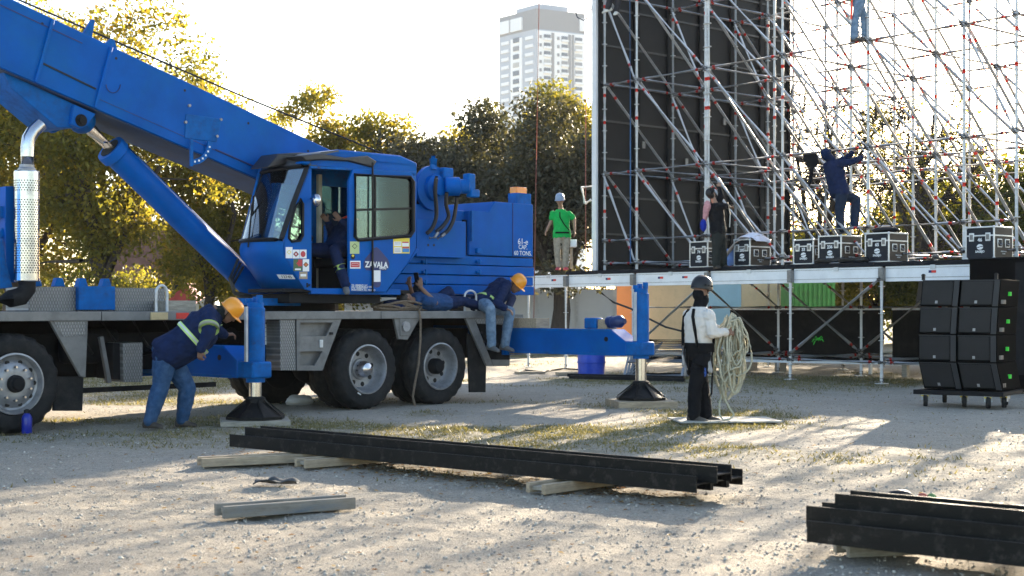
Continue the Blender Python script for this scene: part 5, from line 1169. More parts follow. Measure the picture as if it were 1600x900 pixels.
# ------------------------------------------------------------------ steel H beams
FL, WB, TH = .118, .20, .012
def hbeam(label, p, ang, L, z, group):
    o = thing('steel_beam', label, 'beam', V((p.x, p.y, z)), ang, group)
    mb = MB()
    ys = (0, TH, WB - TH, WB); zs = (0, FL / 2 - .005, FL / 2 + .005, FL)
    sec = [(0, 0), (TH, 0), (TH, zs[1]), (WB - TH, zs[1]), (WB - TH, 0), (WB, 0), (WB, FL), (WB - TH, FL), (WB - TH, zs[2]), (TH, zs[2]), (TH, FL), (0, FL)]
    n = 12; rings = []
    for k in range(n + 1):
        x = L * k / n; s = .002 * math.sin(k * 1.3 + z * 30); rings.append([V((x, y + s, zz)) for y, zz in sec])
    mb.loft(rings); mb.build('profile', m_steelblk, o, bevel=.002, sharp=20); return o
a0, a1 = V((-2.67, 13.43, 0)), V((1.30, 10.03, 0)); bd1 = (a1 - a0).normalized(); ang1 = math.atan2(bd1.y, bd1.x); bn1 = V((-bd1.y, bd1.x, 0)); Lb = (a1 - a0).length
G1 = 'steel beams stacked in the middle'; NE = FL / 2 + .007      # upper beams nest with their flanges on the webs below
for off, sh, z, lb in [(0, 0, .082, 'nearest black steel beam in the lower layer of the middle pile'), (.212, .0, .082, 'second black steel beam in the lower layer of the middle pile'), (.424, .0, .082, 'farthest black steel beam in the lower layer of the middle pile'),
                       (.106, .1, .082 + NE, 'single black steel beam nested on top of the middle pile')]:
    hbeam(lb, a0 + bn1 * off + bd1 * sh, ang1, Lb, z, G1)
b0, b1 = V((1.62, 7.82, 0)), V((2.53, 7.06, 0)); bd2 = (b1 - b0).normalized(); ang2 = math.atan2(bd2.y, bd2.x); bn2 = V((-bd2.y, bd2.x, 0)); G2 = 'steel beams stacked at the lower right'
for off, sh, z, lb in [(0, 0, .1, 'nearest dusty black steel beam of the right-hand pile'), (.212, .03, .1, 'second dusty black steel beam of the right-hand pile'), (.424, .0, .1, 'farthest low black steel beam of the right-hand pile'),
                       (.106, -.06, .1 + NE, 'near black steel beam in the second layer of the right-hand pile'), (.318, .0, .1 + NE, 'far black steel beam in the second layer of the right-hand pile'), (.212, .06, .1 + 2 * NE, 'topmost black steel beam of the right-hand pile')]:
    hbeam(lb, b0 + bn2 * off + bd2 * sh, ang2, 4.6, z, G2)

# ------------------------------------------------------------------ timber formwork beams (two flanges and a web), blocks, pads
def timber(label, p, q, m=m_wood, fl=.075, wb=.2, group='timber beams on the ground'):
    p, q = V((p.x, p.y, 0)), V((q.x, q.y, 0)); d = q - p; L = d.length; o = thing('timber_beam', label, 'timber', p, math.atan2(d.y, d.x), group)
    for y in (0, wb - .04): mb = MB(); mb.box((0, y, .004), (L, y + .04, fl + .004)); mb.build('flange', m, o, bevel=.004)
    mb = MB(); mb.box((.03, .041, fl * .35), (L - .01, wb - .041, fl * .7)); mb.build('web', m_woodgrey, o); return o
def gz(px, py): return gp(px, py)
m_woodb = mat('blue_stained_timber', (.21, .19, .16), .85, 0, .35, 6, (.035, .075, .12), .8, 3, bump=.4, bscale=25, stretch=(1, 5, 5))
timber('short timber beam with bluish side lying alone in the foreground', gz(350, 812), gz(556, 796), m_woodb, .08)
timber('long pale timber beam under the left end of the middle steel pile', gz(316, 731), gz(560, 719), m_wood)
timber('timber beam sticking out under the middle steel pile beside the long pale one', gz(478, 733), gz(690, 716), m_wood)
timber('timber beam under the right end of the middle steel pile', gz(852, 774), gz(1010, 752), m_wood)
o = timber('stubby concrete-grey block under the right-hand steel pile', gz(1327, 873), gz(1440, 868), m_woodgrey, .09)
def block(label, c, s, rotz, m, name='timber_block', cat='block', group=None):
    o = thing(name, label, cat, c, rotz, group); mb = MB(); mb.box((-s[0] / 2, -s[1] / 2, 0), (s[0] / 2, s[1] / 2, s[2])); mb.build('block_body', m, o, bevel=.006); return o
cL = MATX[crane.name] @ V((2.62, -.87, 0)); cRj = MATX[crane.name] @ V((8.18, -2.42, 0))
def pad(label, c, n, L, wdt, h, rot):
    o = thing('jack_pad', label, 'pad', c, rot, 'timber pads under the outrigger feet')
    for k in range(n): mb = MB(); y = (k - n / 2) * wdt; mb.box((-L / 2 + rng.uniform(-.02, .02), y + .004, .0), (L / 2, y + wdt - .004, h)); mb.build('plank', m_wood if n > 4 else m_woodgrey, o, bevel=.005)
pad('pale plank pad under the right outrigger foot', V((cRj.x, cRj.y, -.005)), 5, .85, .17, .1, R(8)); pad('grey plank pad under the left outrigger foot', V((cL.x, cL.y, -.005)), 4, .8, .2, .062, R(12))
block('grey timber block lying on the truck deck behind the bent worker', ctop(2.3, .35, 1.346), (.42, .3, .14), CA, m_woodgrey)
block('pale timber block on the inner end of the right outrigger beam', ctop(8.17, -.32, 1.094), (.3, .5, .15), CA, m_wood)
block('small timber block on the right outrigger beam beside the motor', ctop(8.16, -1.82, 1.094), (.24, .16, .14), CA, m_wood)
block('flat timber pad under a stage post left of the blue barrel', gp(890, 586), (.55, .3, .06), .2, m_wood); block('flat timber pad under the leftmost stage post', gp(828, 584), (.6, .3, .05), .3, m_wood)

# ------------------------------------------------------------------ smaller things
c = gp(924, 587); o = thing('plastic_barrel', 'open blue plastic barrel standing under the stage', 'barrel', c); mbb = mat('barrel_blue', (.004, .05, .42), .4, dirt=(.3, .3, .3), damt=.15)
mb = MB(); mb.lathe([(.25, .0), (.27, .02), (.285, .25), (.29, .3), (.285, .35), (.285, .6), (.292, .65), (.28, .85), (.285, .9), (.265, .9), (.26, .1), (.0, .09)], (0, 0, 0), (0, 0, 1), 28); mb.build('barrel_shell', mbb, o)
for z in (.28, .62): mb = MB(); mb.tube([(.292 * math.cos(t), .292 * math.sin(t), z) for t in [i * 2 * math.pi / 28 for i in range(28)]], .012, 6, closed=True); mb.build('hoop', mbb, o)
c = gp(42, 677); o = thing('water_bottle', 'blue metal water bottle standing by the front wheel', 'bottle', c); mbt = mat('bottle_blue', (.006, .02, .28), .35)
mb = MB(); mb.lathe([(.05, 0), (.056, .01), (.056, .17), (.045, .2), (.03, .215), (.03, .225)], (0, 0, 0), (0, 0, 1), 20); mb.build('bottle_body', mbt, o); mb = MB(); mb.lathe([(.034, .225), (.034, .26), (.02, .265), (.015, .27)], (0, 0, 0), (0, 0, 1), 16); mb.build('bottle_cap', m_black, o)
# rag on the ground
c = gp(432, 757); o = thing('dark_rag', 'crumpled dark rag lying on the gravel', 'rag', c)
mb = MB(); n = 18; vs = []
for i in range(n + 1):
    for j in range(9):
        x, y = (i / n - .5) * .34, (j / 8 - .5) * .16; q = V((x * 9, y * 14, 1.3)); vs.append((x + .02 * mnoise.noise(q), y + .03 * mnoise.noise(q + V((3, 3, 3))), max(.006, .022 + .05 * mnoise.noise(q * 1.1 + V((7, 1, 2))))))
mb.add(vs, [(i * 9 + j, i * 9 + j + 1, (i + 1) * 9 + j + 1, (i + 1) * 9 + j) for i in range(n) for j in range(8)]); ob = mb.build('rag_cloth', mat('rag_grey', (.05, .055, .06), .9, var=.5, scale=20), o, sharp=80); s_ = ob.modifiers.new('Solidify', 'SOLIDIFY'); s_.thickness = .006; s_.offset = 1
# gloves behind the right pile
c = gp(1408, 786); o = thing('work_glove', 'black work glove lying behind the right-hand steel pile', 'glove', c + V((0, .05, 0))); mb = MB(); mb.ell((0, 0, .04), (.1, 0, 0), (0, .06, 0), (0, 0, .05)); mb.caps((.06, .02, .03), (.14, .0, .02), .02, .012); mb.caps((.05, -.03, .03), (.13, -.05, .02), .02, .012); mb.build('glove_fabric', m_black, o)
c = gp(1448, 784); o = thing('cloth_scrap', 'small red and green cloth scrap behind the right-hand steel pile', 'rag', c); mb = MB(); mb.ell((-.03, 0, .03), (.04, 0, 0), (0, .03, 0), (0, 0, .035)); mb.build('red_cloth', mat('scrap_red', (.4, .1, .07), .8), o); mb = MB(); mb.ell((.035, 0, .03), (.035, 0, 0), (0, .03, 0), (0, 0, .032)); mb.build('green_cloth', mat('scrap_green', (.12, .22, .08), .8), o)
# plywood sheet under the rope man
a, b = gp(1062, 662), gp(1226, 657); o = thing('plywood_sheet', 'thin pale sheet lying on the ground under the worker holding rope', 'sheet', gp(1070, 663), R(6)); mb = MB(); mb.box((-.05, 0, .012), (1.2, .75, .03)); mb.build('sheet_face', mat('pale_board', (.38, .36, .32), .85, dirt=(.26, .23, .19), damt=.8), o)
# stacked steel frames and bars under the stage
G = 'folded steel trestles stacked under the stage'
base = gp(975, 590); m_trs = mat('trestle_grey', (.24, .26, .29), .5, .3)
for k in range(6):
    c = base + V((.08 * k, .16 * k, 0)); o = thing('steel_trestle', ['front', 'second', 'third', 'fourth', 'fifth', 'rearmost'][k] + ' grey steel trestle leaning in the stack by the right outrigger', 'trestle', c, R(-8 + 2 * k), G)
    w_, d_, h_ = 1.15, .35, .62 + .03 * k
    for x in (0, w_): mb = MB(); mb.tube([(x, 0, .02), (x + .12, d_, h_)], .026, 8); mb.build('side_rail', m_trs if k < 3 else m_chass, o)
    for t in (.06, .5, .95): mb = MB(); mb.tube([(.12 * t, d_ * t, h_ * t), (w_ + .12 * t, d_ * t, h_ * t)], .022, 8); mb.build('rung', m_trs if k < 3 else m_chass, o)
    mb = MB(); mb.tube([(.02, 0, .05), (.5, d_ * .9, h_ * .9)], .018, 8); mb.build('strut', m_trs, o)
for k, (p, q) in enumerate(((gp(887, 589), gp(1068, 593)), (gp(890, 592), gp(1070, 597)))):
    d = q - p; o = thing('steel_bar', ('rear' if k == 0 else 'front') + ' long dark steel bar on the ground under the stage', 'bar', p, math.atan2(d.y, d.x), 'dark bars under the stage'); mb = MB(); mb.box((0, -.03, .005), (d.length, .03, .07)); mb.build('bar_body', m_chass, o, bevel=.004)
for k, (x0, y0, x1, y1) in enumerate(((1120, 577, 1440, 586), (1150, 572, 1230, 578))):
    p, q = gp(x0, y0 + 6), gp(x1, y1 + 4); d = q - p; o = thing('aluminium_plank', ['long aluminium plank lying under the stage front', 'short aluminium plank lying under the stage front'][k], 'plank', p, math.atan2(d.y, d.x)); mb = MB(); mb.box((0, 0, .25), (d.length, .3, .3)); mb.build('plank_face', m_alu, o, bevel=.004)
    for x in (.3, d.length - .4): mb = MB(); mb.box((x, .02, 0), (x + .1, .28, .25)); mb.build('support', m_woodgrey, o)
# floor clutter: cable on the ground by the left posts
mb = MB(); pts = [gp(805, 583), gp(820, 579), gp(845, 582), gp(880, 577), (gp(930, 580))]; o = thing('ground_cable', 'thin dark cable lying on the ground behind the crane', 'cable', gp(805, 583)); mb.tube([p + V((0, 0, .015)) for p in pts], .02, 6); mb.build('cable', m_hose, o, world=True)
o = thing('plastic_litter', 'crumpled white plastic bag under the crane between the wheels', 'litter', gp(469, 632)); mb = MB(); mb.ell((0, 0, .06), (.2, 0, 0), (0, .12, 0), (0, 0, .08), 14, 8)
mb.v = [tuple(V(p) + V((mnoise.noise(V(p) * 14), mnoise.noise(V(p) * 14 + V((4, 4, 4))), mnoise.noise(V(p) * 14 + V((8, 8, 8))))) * .05) for p in mb.v]; mb.build('bag_film', m_tarp, o, sharp=80)
# rope coil on the deck and its tail over the edge
o = thing('deck_rope', 'brown rope heaped on the deck with one end hanging past the rear wheel', 'rope', ctop(6.0, .2, 1.346), CA); m_rp = mat('rope_brown', (.16, .12, .085), .9, var=.3, scale=30, bump=.5, bscale=90); mb = MB(); pts = []
for i in range(200):
    t = i * .31; pts.append(V(((.42 + .1 * math.sin(i * .13)) * math.cos(t) + .06 * math.sin(i * .7), (.15 + .03 * math.sin(i * .3)) * math.sin(t), .02 + .13 * (i / 200) * (.7 + .3 * math.sin(i * .9)))))
mb.tube(pts, .017, 6); mb.build('coil', m_rp, o); mb = MB(); q = [ctop(6.3, .1, 1.42)] + [ctop(*(lambda p: (p.x, p.y, p.z))(cr(x, y, -.06))) for x, y in ((655, 484), (657, 500), (657, 530), (654, 570), (648, 600), (645, 620), (650, 640))]
mb.tube(q, .016, 6); mb.build('tail', m_rp, o, world=True)
# ------------------------------------------------------------------ people
def remesh(mb, name, m, parent, vox, smooth=4, wr=0, wrs=.07, sub=False, label=None, seed=0):
    me = mb.mesh(name, m, fix=False); o = bpy.data.objects.new('tmp', me); COL.objects.link(o)
    r = o.modifiers.new('r', 'REMESH'); r.mode = 'VOXEL'; r.voxel_size = vox; r.use_smooth_shade = True
    s = o.modifiers.new('s', 'SMOOTH'); s.factor = .5; s.iterations = smooth
    out = bpy.data.meshes.new_from_object(o.evaluated_get(bpy.context.evaluated_depsgraph_get())); bpy.data.objects.remove(o); bpy.data.meshes.remove(me)
    n = len(out.vertices); co = np.empty(n * 3, np.float32); out.vertices.foreach_get('co', co); co = co.reshape(-1, 3)
    if wr:
        no = np.empty(n * 3, np.float32); out.vertices.foreach_get('normal', no); no = no.reshape(-1, 3); f = 1 / wrs; sv = V((seed * 3.1, 1.7, 4))
        d = np.array([mnoise.noise(V((x * f, y * f, z * f * 1.7)) + sv) + .5 * mnoise.noise(V((x * f * 2.3, y * f * 2.3, z * f * 3)) + sv) for x, y, z in co.tolist()], np.float32); d = -np.abs(d) * 1.3 + .35
        co = co + no * d[:, None] * wr
    Mi = np.array(MATX[parent.name].inverted()); co = co @ Mi[:3, :3].T + Mi[:3, 3]
    out.vertices.foreach_set('co', co.astype(np.float32).ravel()); out.update(); out.name = name
    if not out.materials: out.materials.append(m)
    out.polygons.foreach_set('use_smooth', [True] * len(out.polygons))
    ob = link_mesh(name, out, parent)
    if label: ob['label'] = label
    return ob

m_skin = mat('skin', (.30, .165, .105), .55, var=.08, scale=20); m_skin2 = mat('skin_dark', (.20, .105, .065), .55, var=.08, scale=20); m_hair = mat('hair_black', (.012, .01, .009), .6)
m_eye = mat('eye_dark', (.03, .02, .015), .3); m_lip = mat('lip', (.22, .09, .07), .5)
def fab(name, col, var=.25, **k): return mat(name, col, .9, 0, var, 14, bump=.35, bscale=140, spec=.2, **k)
m_navy = fab('navy_cloth', (.008, .018, .06)); m_jean = fab('denim', (.03, .075, .165), dirt=(.08, .125, .19), damt=.5, dscale=7); m_jeanl = fab('denim_light', (.13, .20, .29), dirt=(.28, .34, .4), damt=.5, dscale=7)
m_blackc = fab('black_cloth', (.0055, .006, .008)); m_whitec = fab('white_cotton', (.62, .58, .53), .08); m_greenc = fab('green_cotton', (.012, .36, .075), .12); m_khaki = fab('khaki_cloth', (.30, .26, .20)); m_olive = fab('dark_olive_cloth', (.022, .026, .024))
m_hv = mat('reflective_yellow', (.55, .75, .22), .5, var=.06); m_hvs = mat('reflective_silver', (.6, .62, .6), .4, .2, var=.05); m_boot = mat('boot_leather', (.05, .038, .03), .7, var=.3, dirt=DUST, damt=.35); m_shoeg = mat('shoe_grey', (.11, .11, .11), .7, var=.3); m_shoew = mat('shoe_white', (.6, .58, .52), .7); m_shoer = mat('shoe_red', (.45, .06, .08), .7)
m_strap = mat('harness_black', (.005, .005, .006), .8, spec=.15); m_orv = mat('orange_vest', (.9, .06, .02), .6)

class Body:
    """joints in world space; lateral axes point to the person's left"""
    def __init__(s, pel, neck, head, face, hipax, shax, aL, aR, lL, lR, girth=1.0, hand=None, toe=None, sc=1.0, headup=None):
        s.pel, s.neck, s.head = V(pel), V(neck), V(head); s.face = V(face).normalized(); s.hx, s.sx = V(hipax).normalized(), V(shax).normalized()
        s.g = girth; s.sc = sc; sp = (s.neck - s.pel).normalized(); s.sp = sp
        s.shL = s.neck + s.sx * .178 * sc - sp * .088 * sc; s.shR = s.neck - s.sx * .178 * sc - sp * .088 * sc
        s.hipL = s.pel + s.hx * .095 * sc - sp * .02; s.hipR = s.pel - s.hx * .095 * sc - sp * .02
        s.arms = {'L': [s.shL, V(aL[0]), V(aL[1])], 'R': [s.shR, V(aR[0]), V(aR[1])]}; s.legs = {'L': [s.hipL, V(lL[0]), V(lL[1])], 'R': [s.hipR, V(lR[0]), V(lR[1])]}
        s.hand = hand or {}; s.toe = toe or {}
        s.hup = V(headup).normalized() if headup else (s.head - s.neck).normalized()
    def ring(s, t, d=0, n=18):
        """torso outline at t (0 pelvis, 1 neck base)"""
        tab = [(-.16, .10, .085), (-.08, .15, .112), (0, .168, .122), (.2, .155, .118), (.4, .158, .118), (.6, .172, .122), (.78, .176, .118), (.9, .138, .098), (1.0, .075, .072), (1.08, .06, .06)]
        for (a, w0, d0), (b, w1, d1) in zip(tab, tab[1:]):
            if a <= t <= b + 1e-6: f = (t - a) / (b - a); hw, hd = w0 + (w1 - w0) * f, d0 + (d1 - d0) * f; break
        else: hw, hd = tab[-1][1:]
        bel = 1 + (s.g - 1) * (1.0 if t < .75 else .4); hw, hd = (hw * (1 + (bel - 1) * .7) * s.sc + d), (hd * bel * s.sc + d)
        tt = min(1, max(0, t)); ax = s.hx.lerp(s.sx, tt).normalized(); c = s.pel.lerp(s.neck, t); bk = s.sp.cross(ax).normalized()
        c = c + bk * (.03 * math.sin(math.pi * tt)) * getattr(s, 'hunch', 0)
        return [c + ax * (hw * math.copysign(abs(math.cos(a)) ** .85, math.cos(a))) + bk * (hd * math.copysign(abs(math.sin(a)) ** .85, math.sin(a))) for a in [2 * math.pi * k / n for k in range(n)]]
    def torso(s, mb, t0, t1, d=0):
        k = max(3, int((t1 - t0) * 14)); mb.loft([s.ring(t0 + (t1 - t0) * i / k, d) for i in range(k + 1)])
    def limb(s, mb, pts, rs, upto=1.0):
        p = [V(x) for x in pts]; mb.caps(p[0], p[1], rs[0], rs[1], 12)
        if upto > 1.01 or upto == 1.0 and len(p) > 2: mb.caps(p[1], p[2], rs[1], rs[2], 12)
    def arm(s, mb, side, d=0, frac=2.0):
        a, b, c = s.arms[side]; k = s.sc; g = 1 + (s.g - 1) * .5; r = [.06 * k * g + d, .046 * k * g + d, .033 * k + d]
        if frac <= 1: mb.caps(a, a.lerp(b, frac), r[0], r[0] + (r[1] - r[0]) * frac + .006)
        else: mb.caps(a, b, r[0], r[1]); f = frac - 1; mb.caps(b, b.lerp(c, f), r[1], r[1] + (r[2] - r[1]) * f)
    def leg(s, mb, side, d=0, frac=2.0, flare=0):
        a, b, c = s.legs[side]; k = s.sc; g = 1 + (s.g - 1) * .6; r = [.093 * k * g + d, .06 * k * g + d, .042 * k + d + flare]
        mb.caps(a, a.lerp(b, .5), r[0], (r[0] + r[1]) / 2 + .01); mb.caps(a.lerp(b, .5), b, (r[0] + r[1]) / 2 + .01, r[1]); f = frac - 1
        calf = b.lerp(c, .35); mb.caps(b, calf, r[1], r[1] + .001); mb.caps(calf, b.lerp(c, f), r[1] + .001, r[2] + (r[1] - r[2]) * (1 - f))
    def dohand(s, mb, side):
        e, w = s.arms[side][1:]; h = s.hand.get(side, {}); d = V(h.get('d', (w - e))).normalized(); n = V(h.get('n', (0, 0, -1))); n = (n - d * n.dot(d))
        if n.length < .05: n = V((0, 1, 0)) - d * d.y
        n.normalize(); lat = d.cross(n); cu = R(h.get('curl', 35)); k = s.sc
        th = lat * (1 if h.get('thumb', 1) > 0 else -1)
        for o in (-.024, -.008, .008, .024): mb.caps(w + lat * o * .7, w + d * .082 * k + lat * o, .016, .014, 8)
        for o, L in ((-.029, .062), (-.010, .074), (.010, .078), (.029, .07)):
            L *= k; b = w + d * .085 * k + lat * o; q = th.dot(lat) > 0
            d1 = d * math.cos(cu) + n * math.sin(cu); d2 = d * math.cos(cu * 2.1) + n * math.sin(cu * 2.1)
            mb.caps(b, b + d1 * L * .55, .0105, .0095, 8); mb.caps(b + d1 * L * .55, b + d1 * L * .55 + d2 * L * .5, .0095, .008, 8)
        b = w + d * .025 + th * .026; d1 = (d * .65 + th * .75).normalized(); p = b + d1 * .042; d2 = (d * .85 + th * .15 + n * .5).normalized(); mb.caps(b, p, .014, .0115, 8); mb.caps(p, p + d2 * .034, .0115, .009, 8)
    def dohead(s, mb):
        f = s.face; u = (s.hup - f * s.hup.dot(f)).normalized(); l = u.cross(f); h = s.head; k = s.sc; s.hu, s.hl = u, l
        mb.ell(h + u * .025 - f * .01, l * .076 * k, f * .095 * k, u * .092 * k, 18, 12)
        mb.ell(h - u * .035 + f * .018, l * .06 * k, f * .07 * k, u * .078 * k, 16, 10); mb.ell(h - u * .088 + f * .05, l * .03, f * .026, u * .024, 10, 8)
        mb.caps(h + u * .01 + f * .085, h - u * .022 + f * .104, .010, .016, 8)
        mb.caps(h + u * .035 + f * .078 + l * .03, h + u * .035 + f * .078 - l * .03, .014, .014, 8)
        mb.caps(h - u * .056 + f * .078 + l * .016, h - u * .056 + f * .078 - l * .016, .011, .011, 8)
        for q in (1, -1): mb.ell(h + l * q * .078 - f * .012 - u * .005, l * .012, f * .02, u * .032, 10, 8)
        mb.caps(s.neck - (h - s.neck) * .15, h - u * .06 - f * .012, .06 * k, .052 * k, 12)
    def shoes(s, mb, sides='LR', d=0):
        for q in sides:
            a = s.legs[q][2]; t = V(s.toe.get(q, (0, -1, 0))).normalized(); up = V(s.toe.get(q + 'u', (0, 0, 1))); up = (up - t * up.dot(t)).normalized(); l = up.cross(t)
            rg = []
            for x, hw, top in ((-.085, .028, .07), (-.075, .036, .1), (-.02, .04, .115), (.04, .042, .085), (.1, .047, .062), (.15, .044, .05), (.178, .026, .036)):
                c = a + t * x - up * .09; rg.append([c + l * (hw + d) * math.cos(th) + up * ((top / 2) + (top / 2 + d) * math.sin(th) if math.sin(th) > 0 else (top / 2) * (1 - min(1, abs(math.sin(th)) * 1.6))) for th in [2 * math.pi * j / 14 for j in range(14)]])
            mb.loft(rg)

def person(label, B_, shirt, sleeve, pants, shoe, skin=m_skin, vox=.009, helmet=None, hair=None, base=None, shirt_t=(.0, 1.02), group='workers on the site', cuff=1.9, shirtname='shirt', seed=0, jacket=.016, pant_d=.014, eyes=True):
    c = base if base is not None else V((B_.pel.x, B_.pel.y, min(B_.legs['L'][2].z, B_.legs['R'][2].z) - .09))
    root = thing('person', label, 'person', c, group=group)
    mb = MB(); B_.torso(mb, -.14, 1.06, -.012); 
    for q in 'LR': B_.arm(mb, q, -.004); B_.leg(mb, q, -.006); B_.dohand(mb, q)
    B_.dohead(mb); mf = MB(); B_.shoes(mb, 'LR', -.012)
    remesh(mb, 'body', skin, root, vox, 2)
    mb = MB(); B_.torso(mb, shirt_t[0] - .08, shirt_t[1], jacket + (.008 if shirt_t[0] < .05 else 0))
    if shirt_t[0] < .05:
        for q in (B_.hipL, B_.hipR): mb.caps(q + B_.sp * .0, q + B_.sp * .1, .093 * B_.sc * (1 + (B_.g - 1) * .6) + pant_d + .012, .1 * B_.sc * (1 + (B_.g - 1) * .6) + pant_d)
    for q in 'LR': B_.arm(mb, q, jacket, cuff if sleeve == 'long' else .68)
    remesh(mb, shirtname, shirt, root, vox * 1.25, 3, .012, .12, seed=seed)
    mb = MB(); B_.torso(mb, -.15, .14, pant_d)
    for q in 'LR': B_.leg(mb, q, pant_d, 2.0, .014)
    remesh(mb, 'trousers', pants, root, vox * 1.25, 3, .010, .13, seed=seed + 1)
    for q in 'LR':
        mb = MB(); B_.shoes(mb, q); remesh(mb, 'shoe', shoe, root, vox, 2)
    f, u, l, h = B_.face, B_.hu, B_.hl, B_.head
    if eyes:
        for q in (1, -1): mb = MB(); mb.ell(h + u * .012 + f * .083 + l * q * .031, l * .013, f * .008, u * .006, 8, 6); mb.build('eye', m_eye, root, world=True); mb = MB(); mb.caps(h + u * .031 + f * .093 + l * q * .018, h + u * .029 + f * .086 + l * q * .046, .005, .004, 6); mb.build('eyebrow', m_hair, root, world=True)
        mb = MB(); mb.caps(h - u * .053 + f * .089 + l * .018, h - u * .053 + f * .089 - l * .018, .005, .005, 6); mb.build('mouth', m_lip, root, world=True)
    if hair:
        mb = MB(); mb.ell(h + u * .035 - f * .022, l * .085, f * .1, u * .095, 16, 10); mb.ell(h + u * .0 - f * .04, l * .082, f * .07, u * .085, 16, 10); remesh(mb, 'hair', hair, root, vox, 2, .006, .02)
    if helmet: hardhat(root, B_, helmet)
    return root
def hardhat(root, B_, m, climb=False):
    K = 1.12 if climb else 1.0; f, u, l = B_.face * K, B_.hu * K, B_.hl * K; h = B_.head + u * .04 - f * .005; n = 28
    mb = MB(); rg = []
    for r, z in ((1.0, 0), (1.0, .02), (.985, .045), (.92, .085), (.78, .118), (.55, .14), (.28, .15), (.04, .153)):
        rg.append([h + l * .108 * r * math.cos(a) + f * .128 * r * math.sin(a) + u * (z + (.006 if abs(math.cos(a)) < .16 and z > .02 else 0)) for a in [2 * math.pi * k / n for k in range(n)]])
    mb.loft(rg); hat = mb.build('helmet', m, root, world=True, sharp=60)
    mb = MB(); ins = [h + l * .104 * math.cos(a) + f * .124 * math.sin(a) for a in [2 * math.pi * k / n for k in range(n)]]
    out = [h + l * .122 * math.cos(a) + f * (.142 + (.045 if math.sin(a) > 0 else 0) * math.sin(a) ** 2 if math.sin(a) > 0 else .142) * math.sin(a) - u * (.012 if math.sin(a) > .4 else .004) for a in [2 * math.pi * k / n for k in range(n)]]
    if not climb:
        vs = ins + out + [p - u * .006 for p in ins] + [p - u * .006 for p in out]; fs = []
        for k in range(n): k2 = (k + 1) % n; fs += [(k, k2, n + k2, n + k), (2 * n + k2, 2 * n + k, 3 * n + k, 3 * n + k2), (n + k, n + k2, 3 * n + k2, 3 * n + k), (k2, k, 2 * n + k, 2 * n + k2)]
        mb.add(vs, fs); mb.build('helmet_brim', m, hat, world=True, sharp=60)
    for q in (1, -1): mb = MB(); mb.tube([h + l * q * .1 - u * .01, h + l * q * .082 - u * .09 + f * .01, B_.head - B_.hu * .115 + B_.face * .035], .006, 6); mb.build('chin_strap', m_strap, hat, world=True)
    if climb:
        for q in (1, -1):
            for k in range(3): c = h + l * q * (.105 - .012 * k * 0) + f * (.05 - .045 * k) + u * .045; mb = MB(); mb.ell(c - l * q * .004, l * .01, f * .017, u * .009, 8, 6); mb.build('vent', m_strap, hat, world=True)
def band(root, B_, t, wd, m, d=.034, tilt=None, name='reflective_band'):
    mb = MB(); a = B_.ring(t - wd / 2, d, 28); b = B_.ring(t + wd / 2, d, 28); a2 = B_.ring(t - wd / 2, d - .012, 28); b2 = B_.ring(t + wd / 2, d - .012, 28); n = 28; fs = []
    for k in range(n): k2 = (k + 1) % n; fs += [(k, k2, n + k2, n + k), (2 * n + k, k, n + k, 3 * n + k), ] ; fs[-1] = (2 * n + k, 2 * n + k2, k2, k); fs.append((n + k, n + k2, 3 * n + k2, 3 * n + k))
    mb.add(a + b + a2 + b2, fs); o = mb.build(name, m, root, world=True, sharp=70); return o
def cuffband(root, p0, p1, r, wd, m, name='reflective_band'):
    p0, p1 = V(p0), V(p1); d = (p1 - p0).normalized(); mb = MB(); mb.tube([p0, p0 + d * wd], r, 20, caps=False); mb.tube([p0, p0 + d * wd], r - .01, 20, caps=False); return mb.build(name, m, root, world=True, sharp=70)
def strap(root, pts, m=m_strap, r=.016, name='harness_strap'): mb = MB(); mb.tube(pts, r, 6); return mb.build(name, m, root, world=True)

# 1 worker bent over the left outrigger beam
Y = 16.55; A = lambda px, py, dy=0: at(px, py, Y + dy)
b = Body(A(262, 552), A(336, 487), A(357, 489, .02), (.72, .1, -.75), (-.15, 1, 0), (-.25, 1, -.1), [A(333, 512, .2), A(352, 524, .45)], [A(326, 520, -.36), A(313, 547, -.42)], [A(293, 606, .16), A(285, 655, .2)], [A(252, 600, -.1), A(234, 657, -.16)], 1.55, toe={'L': (.95, -.2, 0), 'R': (.9, -.35, 0)}, hand={'L': {'d': (.9, .3, .2), 'n': (0, .3, -1), 'curl': 50}, 'R': {'d': (-.1, .2, -1), 'n': (.3, 1, 0), 'curl': 45}}, headup=(.85, .0, .55), sc=1.04)
b.hunch = -2
p = person('worker in navy shirt and orange hard hat bent over the left outrigger', b, m_navy, 'long', m_jean, m_boot, m_skin2, .009, m_orange, seed=1, jacket=.022, pant_d=.018, eyes=False)
band(p, b, .46, .075, m_hv, .05); band(p, b, .462, .028, m_hvs, .054)
for q in 'LR':
    a_, e_, w_ = b.arms[q]; cuffband(p, a_.lerp(e_, .62), e_, .116, .06, m_hv); cuffband(p, a_.lerp(e_, .69), e_, .119, .024, m_hvs)
mb = MB(); mb.caps(b.neck - b.sp * .01, b.head - b.hu * .05 - b.face * .045, .085, .088, 14); remesh(mb, 'neck_gaiter', m_olive, p, .01, 2, .01, .04)

